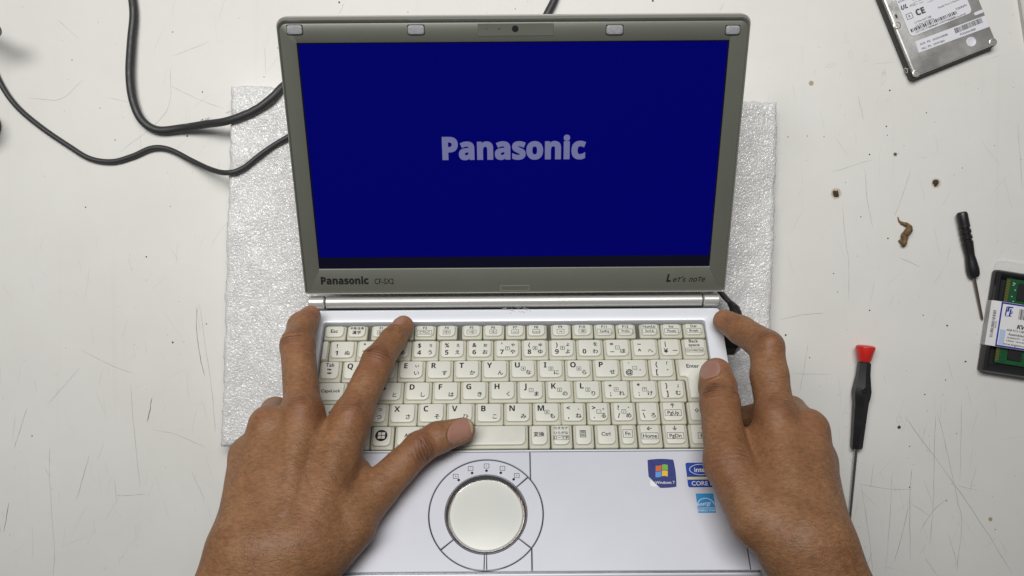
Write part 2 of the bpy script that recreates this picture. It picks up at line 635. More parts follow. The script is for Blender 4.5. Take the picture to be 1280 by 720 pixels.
SCR = [  # dark scratches: width mm, then pixel points
    (0.42, (246, 384), (246, 410), (249, 440), (256, 470)), (0.25, (249, 380), (258, 440), (266, 500), (269, 540)),
    (0.55, (190, 497), (186, 520), (184, 527)), (0.3, (34, 510), (26, 535), (18, 560)), (0.45, (11, 628), (5, 665)),
    (0.3, (111, 570), (103, 600), (95, 625)), (0.2, (62, 560), (62, 600), (68, 690), (66, 720)),
    (0.2, (163, 480), (168, 540), (175, 610)), (0.2, (100, 437), (135, 455), (167, 467)),
    (0.2, (190, 537), (220, 543), (258, 560)), (0.25, (144, 620), (183, 618)), (0.2, (143, 598), (146, 625)),
    (0.2, (240, 590), (256, 625)), (0.2, (56, 585), (62, 596)), (0.18, (60, 505), (100, 460)),
    (0.3, (1140, 586), (1138, 612), (1137, 650), (1138, 700)), (0.28, (1136, 632), (1127, 670), (1118, 702)),
    (0.25, (1170, 520), (1168, 560), (1167, 620), (1162, 680)), (0.25, (1172, 515), (1185, 570), (1198, 630), (1202, 655), (1196, 715)),
    (0.28, (1131, 521), (1160, 560), (1195, 608), (1230, 660), (1266, 718)), (0.22, (1074, 605), (1110, 611), (1140, 612)),
    (0.28, (1183, 624), (1165, 640), (1150, 665)), (0.22, (1138, 629), (1162, 645)), (0.25, (1156, 697), (1172, 720)),
    (0.2, (1076, 606), (1085, 660), (1091, 715)), (0.2, (1115, 590), (1112, 650), (1107, 715)),
    (0.2, (1092, 580), (1088, 610)), (0.2, (1202, 500), (1200, 600)), (0.18, (1220, 585), (1212, 615)),
    (0.2, (1197, 607), (1222, 613)), (0.2, (1185, 665), (1198, 710)), (0.2, (1090, 690), (1080, 715)),
    (0.22, (1081, 210), (1084, 250), (1091, 285)), (0.22, (1138, 213), (1128, 245), (1118, 270)),
    (0.2, (1053, 257), (1057, 300), (1061, 330), (1060, 375)), (0.2, (1073, 120), (1079, 150)),
    (0.2, (1040, 215), (1090, 200)), (0.25, (975, 400), (1000, 394), (1030, 391)), (0.2, (1011, 425), (1006, 455), (1000, 490)),
    (0.2, (990, 467), (1040, 468)), (0.2, (1272, 155), (1278, 235)), (0.22, (1125, 322), (1150, 334)),
    (0.2, (72, 25), (98, 48)), (0.2, (35, 122), (75, 124), (103, 100)), (0.2, (213, 107), (250, 125), (280, 136)),
    (0.2, (216, 70), (262, 52)), (0.2, (213, 85), (208, 140), (150, 190)), (0.2, (331, 60), (332, 90)),
    (0.2, (135, 122), (160, 128)), (0.2, (430, 4), (424, 18)), (0.2, (905, 2), (900, 14)),
]


def strip(mb, pts, w, z):
    pts = [np.array(p, float) for p in pts]
    vs = []
    for i, p in enumerate(pts):
        t = pts[min(i + 1, len(pts) - 1)] - pts[max(i - 1, 0)]
        t = t / (np.linalg.norm(t) + 1e-9)
        nn = np.array([-t[1], t[0], 0])
        ww = w * (0.25 if i in (0, len(pts) - 1) else random.uniform(0.5, 1.15))
        vs += [p + nn * ww / 2, p - nn * ww / 2]
    mb.add([(v[0], v[1], z) for v in vs], [(2 * i, 2 * i + 1, 2 * i + 3, 2 * i + 2) for i in range(len(pts) - 1)])


b = MB()
for s in SCR:
    pts = spline([T(u, v) for u, v in s[1:]], 5)
    pts = [p + np.array([random.uniform(-.25, .25), random.uniform(-.25, .25), 0]) for p in pts]
    strip(b, pts, s[0] * (1.0 if s[0] > 0.4 else 0.72), 0.06)
tag(b.build('scratches', 'scratch', table, recalc=False), kind='stuff')
b = MB()
rs = random.Random(5)
for i in range(230):
    side = rs.random()
    if side < 0.30:
        u, v = rs.uniform(0, 270), rs.uniform(300, 720)
    elif side < 0.45:
        u, v = rs.uniform(150, 345), rs.uniform(0, 230)
    elif side < 0.78:
        u, v = rs.uniform(1040, 1280), rs.uniform(470, 720)
    else:
        u, v = rs.uniform(950, 1280), rs.uniform(60, 450)
    a = rs.gauss(1.5, 0.35) if rs.random() < 0.75 else rs.uniform(0, 3.1)
    l = rs.uniform(4, 45)
    c_ = rs.uniform(-0.15, 0.15)
    pts = [T(u + l * t * math.cos(a + c_ * t), v - l * t * math.sin(a + c_ * t)) for t in (0, .25, .5, .75, 1)]
    strip(b, pts, rs.uniform(0.08, 0.2), 0.04)
tag(b.build('hairline_scratches', 'fine', table, recalc=False), kind='stuff')


def blob(mb, c, r, h, rs, n=8):
    rr = [r * rs.uniform(0.65, 1.25) for _ in range(n)]
    ring0 = [(c[0] + rr[k] * math.cos(6.283 * k / n), c[1] + rr[k] * math.sin(6.283 * k / n), 0.02) for k in range(n)]
    ring1 = [(c[0] + .6 * rr[k] * math.cos(6.283 * k / n), c[1] + .6 * rr[k] * math.sin(6.283 * k / n), h) for k in range(n)]
    mb.loft([ring0, ring1])


b = MB()
SPECK = [(1124, 534, 2.6), (1112, 113, 1.5), (985, 171, 1.0), (1030, 171, .8), (1108, 158, 1.2), (1158, 141, 1), (1087, 193, 1.2),
         (1109, 169, .9), (1119, 193, 2.2), (1203, 210, .8), (1076, 271, 1), (1042, 342, 1), (1087, 388, 1.2), (1154, 394, 1),
         (1110, 298, 1.3), (953, 378, 1.6), (982, 419, 1.6), (1012, 447, 1), (1184, 407, 1.4), (1207, 452, 1.5), (1182, 475, 1.2),
         (1137, 558, .9), (1183, 626, 1), (1137, 609, 1.1), (1196, 542, .8), (1244, 662, .9), (1243, 182, .7), (1213, 310, .8),
         (183, 321, 1.4), (234, 170, 1.7), (253, 115, 1), (216, 40, 1), (125, 135, .8), (144, 175, .9), (107, 259, 1), (213, 258, .8),
         (216, 428, 1.8), (258, 405, 1), (40, 545, 1.1), (90, 75, .9), (330, 96, .9), (347, 60, .8), (424, 3, 1.6), (510, 15, .8),
         (816, 1, 1.8), (847, 57, 1.6), (644, 11, .8), (1190, 605, .7), (1156, 493, 1), (1047, 365, .8), (1057, 228, .7), (1009, 170, .8)]
for (u, v, r) in SPECK:
    blob(b, T(u, v), r * 0.52, 0.3 * r, rs)
for i in range(110):
    u, v = (rs.uniform(0, 270), rs.uniform(0, 720)) if rs.random() < .5 else (rs.uniform(985, 1280), rs.uniform(0, 720))
    blob(b, T(u, v), rs.uniform(0.1, 0.28), 0.15, rs, 6)
tag(b.build('dirt_specks', 'dirt', table), kind='stuff')


def stain_mat():
    m = mat('rust_halo', (0.42, 0.32, 0.16), 0.6)
    nt = m.node_tree
    N, L = nt.nodes, nt.links
    bs = N['Principled BSDF']
    tc = N.new('ShaderNodeTexCoord')
    ln = N.new('ShaderNodeVectorMath')
    ln.operation = 'LENGTH'
    L.new(tc.outputs['Object'], ln.inputs[0])
    no = N.new('ShaderNodeTexNoise')
    no.inputs['Scale'].default_value = 500
    L.new(tc.outputs['Object'], no.inputs['Vector'])
    ad = N.new('ShaderNodeMath')
    ad.operation = 'MULTIPLY_ADD'
    ad.inputs[1].default_value = 0.003
    L.new(no.outputs['Fac'], ad.inputs[0])
    L.new(ln.outputs['Value'], ad.inputs[2])
    mr = N.new('ShaderNodeMapRange')
    mr.inputs[1].default_value = 0.0028
    mr.inputs[2].default_value = 0.0062
    mr.inputs[3].default_value = 0.75
    mr.inputs[4].default_value = 0.0
    L.new(ad.outputs[0], mr.inputs[0])
    L.new(mr.outputs[0], bs.inputs['Alpha'])
    return m


b = MB()
for (u, v, w_, h_, a_) in ((1058, 48, 2.2, 6.5, .2), (1063, 68, 2.2, 5.5, -.1), (1082, 72, 2.0, 5.5, -.1), (1104, 98, 2.4, 9, -.15), (1105, 90, 1.5, 4, -.1), (1038, 82, 6, 2.0, .3), (1124, 524, 3.5, 4, 0)):
    c = T(u, v)
    lp = []
    for k in range(17):
        t = 6.2832 * k / 16
        x, y = w_ * .6 * math.cos(t) * rs.uniform(.85, 1.1), h_ * .6 * math.sin(t) * rs.uniform(.9, 1.1)
        lp.append((c[0] + x * math.cos(a_) - y * math.sin(a_), c[1] + x * math.sin(a_) + y * math.cos(a_), 0))
    lp[-1] = lp[0]
    strip(b, lp, .42, .05)
tag(b.build('drip_marks', 'drip', table, recalc=False), kind='stuff')
M['halo'] = stain_mat()
for (u, v, s) in ((1045, 242, 1.0), (1170, 229, 0.9), (1014, 104, 0.55), (1119, 193, 0.5), (1238, 649, 0.5)):
    b = MB()
    c = T(u, v)
    n = 24
    b.add([(7 * s * math.cos(6.2832 * k / n), 7 * s * math.sin(6.2832 * k / n), 0) for k in range(n)], [tuple(range(n))])
    o = b.build('rust_stain', 'halo', table, mx=Matrix.Translation((c[0] * MM, c[1] * MM, 0.0001)) @ Matrix.Diagonal((s, s, 1, 1)), recalc=False)
    if s > 0.8:
        b = MB()
        blob(b, (0, 0), 2.6, 0.5, rs, 12)
        blob(b, (0.4, 0.2), 1.3, 0.9, rs, 9)
        b.build('rust_plug', 'rust', table, mx=Matrix.Translation((c[0] * MM, c[1] * MM, 0.0001)))

# ------------------------------------------------------------------ foam sheet
FT = 19.3
fc = (T(283, 107, FT) + T(965, 578, FT)) / 2
fw, fh = 411.0, 271.0


def foam():
    st = 1.5
    nx, ny = int(fw / st), int(fh / st)
    r = np.random.RandomState(3)
    xs = np.linspace(-fw / 2, fw / 2, nx + 1)
    ys = np.linspace(-fh / 2, fh / 2, ny + 1)
    X, Y = np.meshgrid(xs, ys, indexing='ij')

    def sm(a, k):
        for _ in range(k):
            a = (a + np.roll(a, 1, 0) + np.roll(a, -1, 0) + np.roll(a, 1, 1) + np.roll(a, -1, 1)) / 5
        return a
    n1 = sm(r.randn(*X.shape), 1) * 0.17
    n2 = sm(r.randn(*X.shape), 30) * 6.0
    Z = FT - 0.2 + n1 + n2
    edge = np.minimum(np.minimum(X + fw / 2, fw / 2 - X), np.minimum(Y + fh / 2, fh / 2 - Y))
    Z -= 2.2 * np.clip(1 - edge / 3.0, 0, 1) ** 2
    jx, jy = sm(r.randn(*X.shape), 4) * 1.6, sm(r.randn(*X.shape), 4) * 1.6
    top = np.stack([X + jx, Y + jy, Z], -1)
    idx = np.arange((nx + 1) * (ny + 1)).reshape(nx + 1, ny + 1)
    q = np.stack([idx[:-1, :-1], idx[1:, :-1], idx[1:, 1:], idx[:-1, 1:]], -1).reshape(-1, 4).tolist()
    per = list(idx[:, 0]) + list(idx[-1, 1:]) + list(idx[-2::-1, -1]) + list(idx[0, -2:0:-1])
    V = top.reshape(-1, 3).tolist()
    o = len(V)
    np_ = len(per)
    for lv in (0.66, 0.33, 0.0):
        for i in per:
            p = V[i]
            j = r.uniform(-.5, .5, 2)
            V.append([p[0] + j[0], p[1] + j[1], FT * lv])
    for lv in range(3):
        for k in range(np_):
            a = per[k] if lv == 0 else o + (lv - 1) * np_ + k
            bb = per[(k + 1) % np_] if lv == 0 else o + (lv - 1) * np_ + (k + 1) % np_
            q.append([bb, a, o + lv * np_ + k, o + lv * np_ + (k + 1) % np_])
    m_ = MB()
    m_.v, m_.f = [tuple(p) for p in V], [tuple(f) for f in q]
    m_.m = [0] * len(q)
    return m_


mx = Matrix.Translation((fc[0] * MM, fc[1] * MM, 0.0002)) @ Matrix.Rotation(rad(-1.7), 4, 'Z')
tag(foam().build('foam_sheet', 'foam', mx=mx, recalc=False, angle=180),
    'white cellular packing foam sheet lying flat under the laptop', 'foam sheet')

# ------------------------------------------------------------------ laptop
TH = 34.6                       # tilt of the keyboard half, its front lifted in the hands
LID = 57.9                      # lid direction measured from the base's backward direction
O = P(642.5, 385, 630.0)
laptop = empty('laptop', O, Euler((rad(-TH), 0, 0)).to_matrix().to_4x4().to_euler())
Rl = Matrix.Rotation(rad(0.40), 4, 'Z') @ Matrix.Rotation(rad(-TH), 4, 'X')
laptop.rotation_euler = Rl.to_euler()
tag(laptop, 'open silver notebook computer showing a blue start-up screen, its front lifted by both hands', 'laptop')
ML = Matrix.Translation(Vector(O)) @ Rl           # laptop local (mm) -> world (mm)
AX = Vector((0, 5.6, 0.2))
MLID = Matrix.Translation(AX) @ Matrix.Rotation(rad(LID), 4, 'X')
MLIDm = Matrix.Translation(AX * MM) @ Matrix.Rotation(rad(LID), 4, 'X')


def onplane(mx, u, v, z=0.0):
    inv = mx.inverted()
    c = inv @ Vector((0, 0, H))
    p = inv @ Vector(P(u, v, 600))
    t = (z - c.z) / (p.z - c.z)
    q = c + (p - c) * t
    return q.x, q.y


def bp_(u, v, z=0.0):
    return onplane(ML, u, v, z)


BZ = 3.6


def lp_(u, v, z=BZ):
    return onplane(ML @ MLID, u, v, z)


# chassis: a wedge with rounded edges, its top under the deck panels
XW = 147.3


def zb(x, y):
    return -24.0 - 7.0 * (y + 191) / 200


b = MB()
R0 = lambda e, r=5: rrect(-XW + e, -191.5 + e, XW - e, 9.5 - e * 0.5, max(r - e, 0.5))
b.loft([ring(R0(7, 8), zb), ring(R0(3), lambda x, y: zb(x, y) + 1.2), ring(R0(0.9), lambda x, y: zb(x, y) + 5), ring(R0(0.2), -9), ring(R0(0.1), -6.0), ring(R0(1.5), -5.7)])
b.build('chassis', 'silver', laptop)
b = MB()
b.box(-XW + 1.2, -188.8, -5.6, XW - 1.2, -110.8, -3.2)
b.build('seam_shade_plate', 'gap', laptop)  # black plate added under the panels to put shade into the seams

# keyboard deck: raised frame round the key well
KX0, KX1, KY0, KY1 = -134.9, 134.9, -109.2, -11.2
b = MB()
orr = lambda e: rrect(-XW + e, -110.6, XW - e, -0.4 - e, (0.3, 0.3, 3.0, 3.0))
irr = lambda e: rrect(KX0 - e, KY0 - min(e, .6), KX1 + e, KY1 + e, 1.6 + e)
b.loft([ring(irr(0), -5.2), ring(irr(0), -1.2), ring(irr(0.35), -0.3), ring(irr(0.9), 0.0), ring(orr(1.6), 0.0), ring(orr(0.5), -0.5), ring(orr(0), -1.8), ring(orr(0), -6)], False, False)
deck = b.build('keyboard_deck', 'deck', laptop)
b = MB()
b.box(KX0 + .02, KY0 + .02, -5.65, KX1 - .02, KY1 - .02, -4.9)
b.build('key_well', 'well', laptop)
b = MB()
b.box(-134.5, 0.2, -6, 134.5, 3.5, -2.6)
b.build('hinge_gap', 'gap', laptop)
# palm rest panels with a round cut-out for the touch pad
cx, cy = bp_(607.5, 641.5)
RO = 35.4
SX = 9.5
YT, YB = -111.0, -187.6


def arc(r, a0, a1, n=40):
    return [(cx + r * math.cos(rad(a0 + (a1 - a0) * k / n)), cy + r * math.sin(rad(a0 + (a1 - a0) * k / n))) for k in range(n + 1)]


aS = math.degrees(math.acos((SX - 0.3 - cx) / (RO + .3)))
left = [(-XW + .3, YT), (-XW + .3, YB), (SX - .3, YB)] + arc(RO + .3, 360 - aS, aS, 80) + [(SX - .3, YT)]
aS2 = math.degrees(math.acos((SX + 0.3 - cx) / (RO + .3)))
right = [(SX + .3, YB), (139.4, YB), (139.4, YT), (SX + .3, YT)] + arc(RO + .3, aS2, -aS2, 30)
for nm, pts in (('palm_rest', left), ('palm_rest', right)):
    b = MB()
    b.prism(pts, -5.6, 0.0, 0.35)
    b.build(nm, 'silver', laptop)
b = MB()
b.prism([(140.1, YB), (XW - .2, YB), (XW - .2, YT), (140.1, YT)], -5.6, -0.15, 0.4)
b.build('side_strip', 'silver', laptop)
b = MB()
fr = lambda e: rrect(-XW + .1 + e, -191.3 + e, XW - .1 - e, YB - 0.9, (4, 4, .3, .3))
b.loft([ring(fr(0), -8), ring(fr(0), -3.6), ring(fr(0.5), -2.0), ring(fr(1.2), -1.2), ring(fr(1.8), -0.9)])
b.build('front_lip', 'silver', laptop)

# touch pad ring, buttons, chrome ring and pad
def sector(r0, r1, a0, a1, n=40):
    return arc(r1, a0, a1, n) + arc(r0, a1, a0, n)


b = MB()
b.prism(sector(25.6, RO - .35, 42.5, 219.1), -4, -0.25, 0.3)
ringo = b.build('touchpad_ring', 'silver', laptop)
for a0, a1 in ((-37.8, 41.1), (220.4, 268.4), (271.6, 321.0)):
    b = MB()
    b.prism(sector(25.6, RO - .35, a0, a1, 20), -4, -0.2, 0.35)
    b.build('touchpad_button', 'silver', laptop)
b = MB()
b.prism(sector(25.6, RO - .35, 269.2, 270.8, 3), -4, -0.3, 0.1)
b.build('button_divider', 'silver', laptop)
b = MB()
b.lathe([(25.3, -3), (25.3, -0.6), (25.0, 0.1), (24.6, 0.35), (24.1, 0.1), (23.1, -1.2), (22.1, -2.3), (21.9, -2.7), (21.9, -3.2)], 72, (cx, cy))
b.build('chrome_ring', 'chrome', laptop)
b = MB()
b.lathe([(22.9, -3.5), (22.9, -2.3), (22.3, -2.1), (0.01, -2.05)], 72, (cx, cy))
b.build('touchpad', 'pad', laptop)
b = MB()
for ang, ch in ((128.7, 'A'), (109, '1'), (90, '1'), (71, '='), (52, 'P')):
    q = 28.0
    x, y = cx + q * math.cos(rad(ang)), cy + q * math.sin(rad(ang))
    b.lathe([(0.85, -.3), (0.85, -.12), (0.01, -.12)], 12, (x, y))
    x, y = cx + 31.2 * math.cos(rad(ang)), cy + 31.2 * math.sin(rad(ang))
    o_ = rrect(x - 1.7, y - 1.6, x + 1.7, y + 1.6, .4, 3)
    i_ = rrect(x - 1.4, y - 1.3, x + 1.4, y + 1.3, .3, 3)
    b.loft([ring(o_, -.19), ring(i_, -.19)], False, False)
    b.text(ch, x, y, -.19, 1.7)
b.build('indicator_marks', 'legend', ringo, recalc=False)

# stickers
def sticker(pts, m, z=0.12):
    b = MB()
    b.prism(pts, 0.02, z, 0.0)
    return b.build('sticker', m, laptop)


x0, y1 = bp_(809.5, 575)
x1, y0 = bp_(845.5, 608.5)
pts = []
for (ax, ay, bx, by, nx_, ny_) in ((x0, y0, x1, y0, 0, -.7), (x1, y0, x1, y1, .6, 0), (x1, y1, x0, y1, 0, .7), (x0, y1, x0, y0, -.4, 0)):
    for k in range(8):
        t = k / 8
        q = 4 * t * (1 - t)
        pts.append((ax + (bx - ax) * t + nx_ * q, ay + (by - ay) * t + ny_ * q))
pts = pts[3:]
st = sticker(pts[:-2], 'stkblue')
b = MB()
mxs, mys = (x0 + x1) / 2, (y0 + y1) / 2 + 1.6


def flagq(ix, iy):
    out = []
    S = 3.7
    for (tx, ty) in [(t / 5, 0) for t in range(6)] + [(1, t / 5) for t in range(1, 6)] + [(1 - t / 5, 1) for t in range(1, 6)] + [(0, 1 - t / 5) for t in range(1, 5)]:
        gx = (ix + tx - 1) * S + (0.2 if ix else -0.2)
        gy = (iy + ty - 1) * S + (0.2 if iy else -0.2)
        out.append((mxs + gx + gy * 0.12, mys + gy + 0.5 * math.sin(gx * 0.75 + .3), 0.16))
    return out


for k, (ix, iy) in enumerate(((0, 1), (1, 1), (0, 0), (1, 0))):
    b.mi = k
    f_ = flagq(ix, iy)
    b.add(f_, [tuple(range(len(f_)))])
b.mi = 4
b.text('Windows 7', (x0 + x1) / 2 + 1.3, y0 + 2.9, 0.17, 2.6, 0.01)
b.build('flag_print', ['fr', 'fg', 'fb', 'fy', 'white'], st, recalc=False)
b = MB()
b.add([(x0 + .2, y0 + .8, .05), (x0 + 4.6, y0 - .1, .1), (x0 + 2.2, y0 + 3.0, 1.0), (x0 + .1, y0 + 4.6, .4)], [(0, 1, 2, 3)])
b.build('peeled_corner', 'white', st, recalc=False)

x0, y1 = bp_(856.5, 578.5)
x1, y0 = bp_(892, 609)
st = sticker(rrect(x0, y0, x1, y1, 1.2), 'stkintel')
b = MB()
b.mi = 0
ell = lambda a, c_: [(x0 + 9.2 + a * math.cos(t * .2618), y1 - 4.7 + c_ * math.sin(t * .2618), .16) for t in range(24)]
b.loft([ell(7.2, 3.7), ell(6.8, 3.35)], False, False)
b.text('intel', x0 + 9.0, y1 - 4.7, .17, 4.6, 0.02)
b.text('CORE i5', x0 + 9.5, y0 + 2.6, .17, 4.0, 0.015)
b.mi = 1
b.add([(x0 + .1, y0 + 5.1, .16), (x1 - .1, y0 + 5.1, .16), (x1 - .1, y0 + 6.9, .16), (x0 + .1, y0 + 6.9, .16)], [(0, 1, 2, 3)])
b.build('chip_print', ['white', 'paleyellow'], st, recalc=False)
x0, y1 = bp_(869.5, 617)
x1, y0 = bp_(895, 641)
st = sticker(rrect(x0, y0, x1, y1, .3), 'stkcyan')
b = MB()
x_, y_ = (x0 + x1) / 2, y0 + 4.2
ar = lambda r: [(x_ + r * math.cos(rad(12 + k * 7.8)), y_ + r * .95 * math.sin(rad(12 + k * 7.8)), .16) for k in range(21)]
b.loft([ar(5.6), ar(5.2)], False, False, False)
b.text('energy', x_ - 1, y0 + 6.0, .17, 3.6, 0, 'C', 0.15, 0.9, 0.35)
b.add([(x0 + .3, y0 + 2.9, .16), (x1 - .3, y0 + 2.9, .16), (x1 - .3, y0 + 3.2, .16), (x0 + .3, y0 + 3.2, .16)], [(0, 1, 2, 3)])
b.text('ENERGY STAR', x_, y0 + 1.5, .17, 1.7, 0.01)
b.build('star_print', 'white', st, recalc=False)

# worn print on the deck above the keys, faint mark on the left palm rest
b = MB()
x0, y1 = bp_(627, 384.5)
x1, y0 = bp_(662, 391.5)
for i in range(46):
    x = rs.uniform(x0, x1)
    y = rs.uniform(y0, y1)
    l = rs.uniform(.5, 2.4)
    strip(b, [(x, y, 0), (x + l * .5, y + rs.uniform(-.3, .3), 0), (x + l, y + rs.uniform(-.3, .3), 0)], .32, .05)
b.build('worn_print', 'smudge', laptop, recalc=False)

# ------------------------------------------------------------------ keys
ROWY = {'f': (-14.1, -25.3), '1': (-26.5, -42.4), 'q': (-42.7, -58.8), 'a': (-59.1, -75.2), 'z': (-75.5, -91.6), 's': (-91.9, -108.3)}


def K(x0, x1, **leg):
    return (x0, x1, leg)


def letters(x, **leg):
    return K(x, x + 18.75, **leg)


PT = 19.05
ROWS = {'f': [K(-133.4, -118.3, c1='Esc'), K(-117.5, -103.2, j1='半角/全角', j2='漢字'), K(-100.5, -85.9, f1='F1', f2='☼▾'), K(-85.2, -70.7, f1='F2', f2='☼▴'),
              K(-70.0, -55.0, f1='F3', f2='CT/LC'), K(-54.2, -40.1, f1='F4', f2='◁×'), K(-36.8, -22.6, f1='F5', f2='▾◁▸'), K(-21.9, -6.9, f1='F6', f2='◁▴'),
              K(-6.1, 7.9, f1='F7', f2='-▭'), K(8.7, 22.9, f1='F8', f2='▭▭'), K(25.7, 39.9, f1='F9', f2='◂▪'), K(40.8, 55.5, f1='F10', f2='-▤'),
              K(56.2, 70.8, f1='F11', f2='SysRq'), K(71.6, 85.4, f1='F12', f2='PrtSc'), K(88.1, 102.5, f1='NumLk', f2='ScrLk'), K(103.3, 118.2, f1='Ins', f2='Pause'),
              K(119.0, 133.9, f1='Del', f2='Break')]}
sym = ['!', '"', '#', '$', '%', '&', "'", '(', ')', None]
kan = [(None, 'ぬ'), (None, 'ふ'), ('ぁ', 'あ'), ('ぅ', 'う'), ('ぇ', 'え'), ('ぉ', 'お'), ('ゃ', 'や'), ('ゅ', 'ゆ'), ('ょ', 'よ'), ('を', 'わ')]
r1 = [K(-133.6, -129.0)]
for i in range(10):
    d = dict(bl='1234567890'[i], br=kan[i][1])
    if sym[i]:
        d['tl'] = sym[i]
    if kan[i][0]:
        d['tr'] = kan[i][0]
    if i in (6, 7, 8):
        d['n'] = '789'[i - 6]
    r1.append(letters(-128.4 + PT * i, **d))
x = -128.4 + PT * 10
r1 += [letters(x, tl='=', bl='–', br='ほ', n='–'), letters(x + PT, tl='~', bl='^', br='へ'), K(x + 2 * PT, x + 2 * PT + 15.8, tl='|', bl='¥', br='ー'),
       K(x + 2 * PT + 16.5, 133.9, b1='Back', b2='space', b3='Ctrl+Alt+Del')]
ROWS['1'] = r1
x = -117.8
rq = [K(-133.4, -118.4, c1t='Tab', arr='⇤', arr2='⇥')]
for i, (a, k_) in enumerate(zip('QWERTYUIOP', 'たていすかんなにらせ')):
    d = dict(tl=a, br=k_, big=1)
    if a == 'E':
        d['tr'] = 'ぃ'
    if a in 'UIO':
        d['n'] = '456'['UIO'.index(a)]
    rq.append(letters(x + PT * i, **d))
rq += [letters(x + PT * 10, tl='`', bl='@', br='゛', n='–'), K(x + PT * 11, 110.0, tl='{', bl='[', tr='「', br='゜')]
ROWS['q'] = rq
x = -112.6
ra = [K(-132.9, -113.3, c1='CapsLock', sz=3.0)]
for i, (a, k_) in enumerate(zip('ASDFGHJKL', 'ちとしはきくまのり')):
    d = dict(tl=a, br=k_, big=1)
    if a in 'JKL':
        d['n'] = '123'['JKL'.index(a)]
    ra.append(letters(x + PT * i, **d))
ra += [letters(x + PT * 9, tl='+', bl=';', br='れ', n='+'), letters(x + PT * 10, tl='*', bl=':', br='け', n='*'), K(x + PT * 11, 115.2, tl='}', bl=']', tr='」', br='む')]
ROWS['a'] = ra
x = -102.5
rz = [K(-132.9, -103.2, c1='⇧Shift', sz=3.2)]
for i, (a, k_) in enumerate(zip('ZXCVBNM', 'つさそひこみも')):
    d = dict(tl=a, br=k_, big=1)
    if a == 'Z':
        d['tr'] = 'っ'
    if a == 'M':
        d['n'] = '0'
    rz.append(letters(x + PT * i, **d))
rz += [K(30.6, 47.2, tl='<', bl=',', tr='、', br='ね'), K(47.8, 63.3, tl='>', bl='.', tr='。', br='る', n='.'), K(63.9, 80.2, tl='?', bl='/', tr='・', br='め', n='/'),
       K(80.8, 96.0, tl='_', bl='\\', br='ろ'), K(96.7, 113.2, up='↑', bx='PgUp'), K(114.4, 133.9, c1='⇧Shift', sz=3.2)]
ROWS['z'] = rz
ROWS['s'] = [K(-132.9, -114.0, c1='Ctrl', sz=3.2), K(-113.4, -94.6, bx='Fn'), K(-93.9, -79.1, win=1), K(-78.2, -60.2, c1='Alt', sz=3.4), K(-59.5, -42.5, c1='無変換', sz=3.0), K(-41.8, 8.5),
             K(9.2, 22.7, c1='変換', sz=3.3), K(23.5, 37.2, k3=('カタカナ', 'ひらがな', 'ローマ字')), K(38.0, 51.4, menu=1), K(52.1, 67.1, c1='Ctrl', sz=3.4), K(67.9, 79.4, bx='Fn'),
             K(80.2, 95.8, up='←', bx='Home'), K(96.6, 112.6, up='↓', bx='PgDn'), K(113.4, 133.9, up='→', bx='End')]
ZK = 0.9          # key top height over the deck plane
_km = {}


def key_mesh(w, h, blank=False):
    k = (round(w, 1), round(h, 1))
    if k in _km:
        return _km[k]
    b = MB()
    small = h < 13
    l, r, t, bo = (1.1, 1.3, .6, 1.5) if small else (1.3, 1.6, .7, 1.9)
    if w < 7:
        l = r = t = bo = .5

    def out(e, n=4):
        return rrect(e, -h + e, w - e, -e, max(1.2 - e, .3), n)

    def cap(e, rr=None):
        R_ = min((1.6, 3.4, 2.2, 1.6)[0], w / 4)
        q = (2.2, 3.6, 1.9, 1.6) if w > 7 else (.5,) * 4
        return rrect(l + e, -h + bo + e, w - r - e, -t - e, tuple(max(a - e, .25) for a in q), 4)
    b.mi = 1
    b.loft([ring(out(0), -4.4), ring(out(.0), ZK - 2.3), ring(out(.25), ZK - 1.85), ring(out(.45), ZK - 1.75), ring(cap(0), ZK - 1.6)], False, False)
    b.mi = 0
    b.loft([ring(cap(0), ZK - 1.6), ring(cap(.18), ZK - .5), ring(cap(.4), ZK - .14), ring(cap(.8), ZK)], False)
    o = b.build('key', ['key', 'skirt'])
    me = o.data
    bpy.data.objects.remove(o)
    _km[k] = me
    return me


def box_line(b, cx_, cy_, w, h, z, t=.22):
    b.loft([ring(rrect(cx_ - w / 2, cy_ - h / 2, cx_ + w / 2, cy_ + h / 2, .35, 3), z),
            ring(rrect(cx_ - w / 2 + t, cy_ - h / 2 + t, cx_ + w / 2 - t, cy_ + h / 2 - t, .2, 3), z)], False, False)


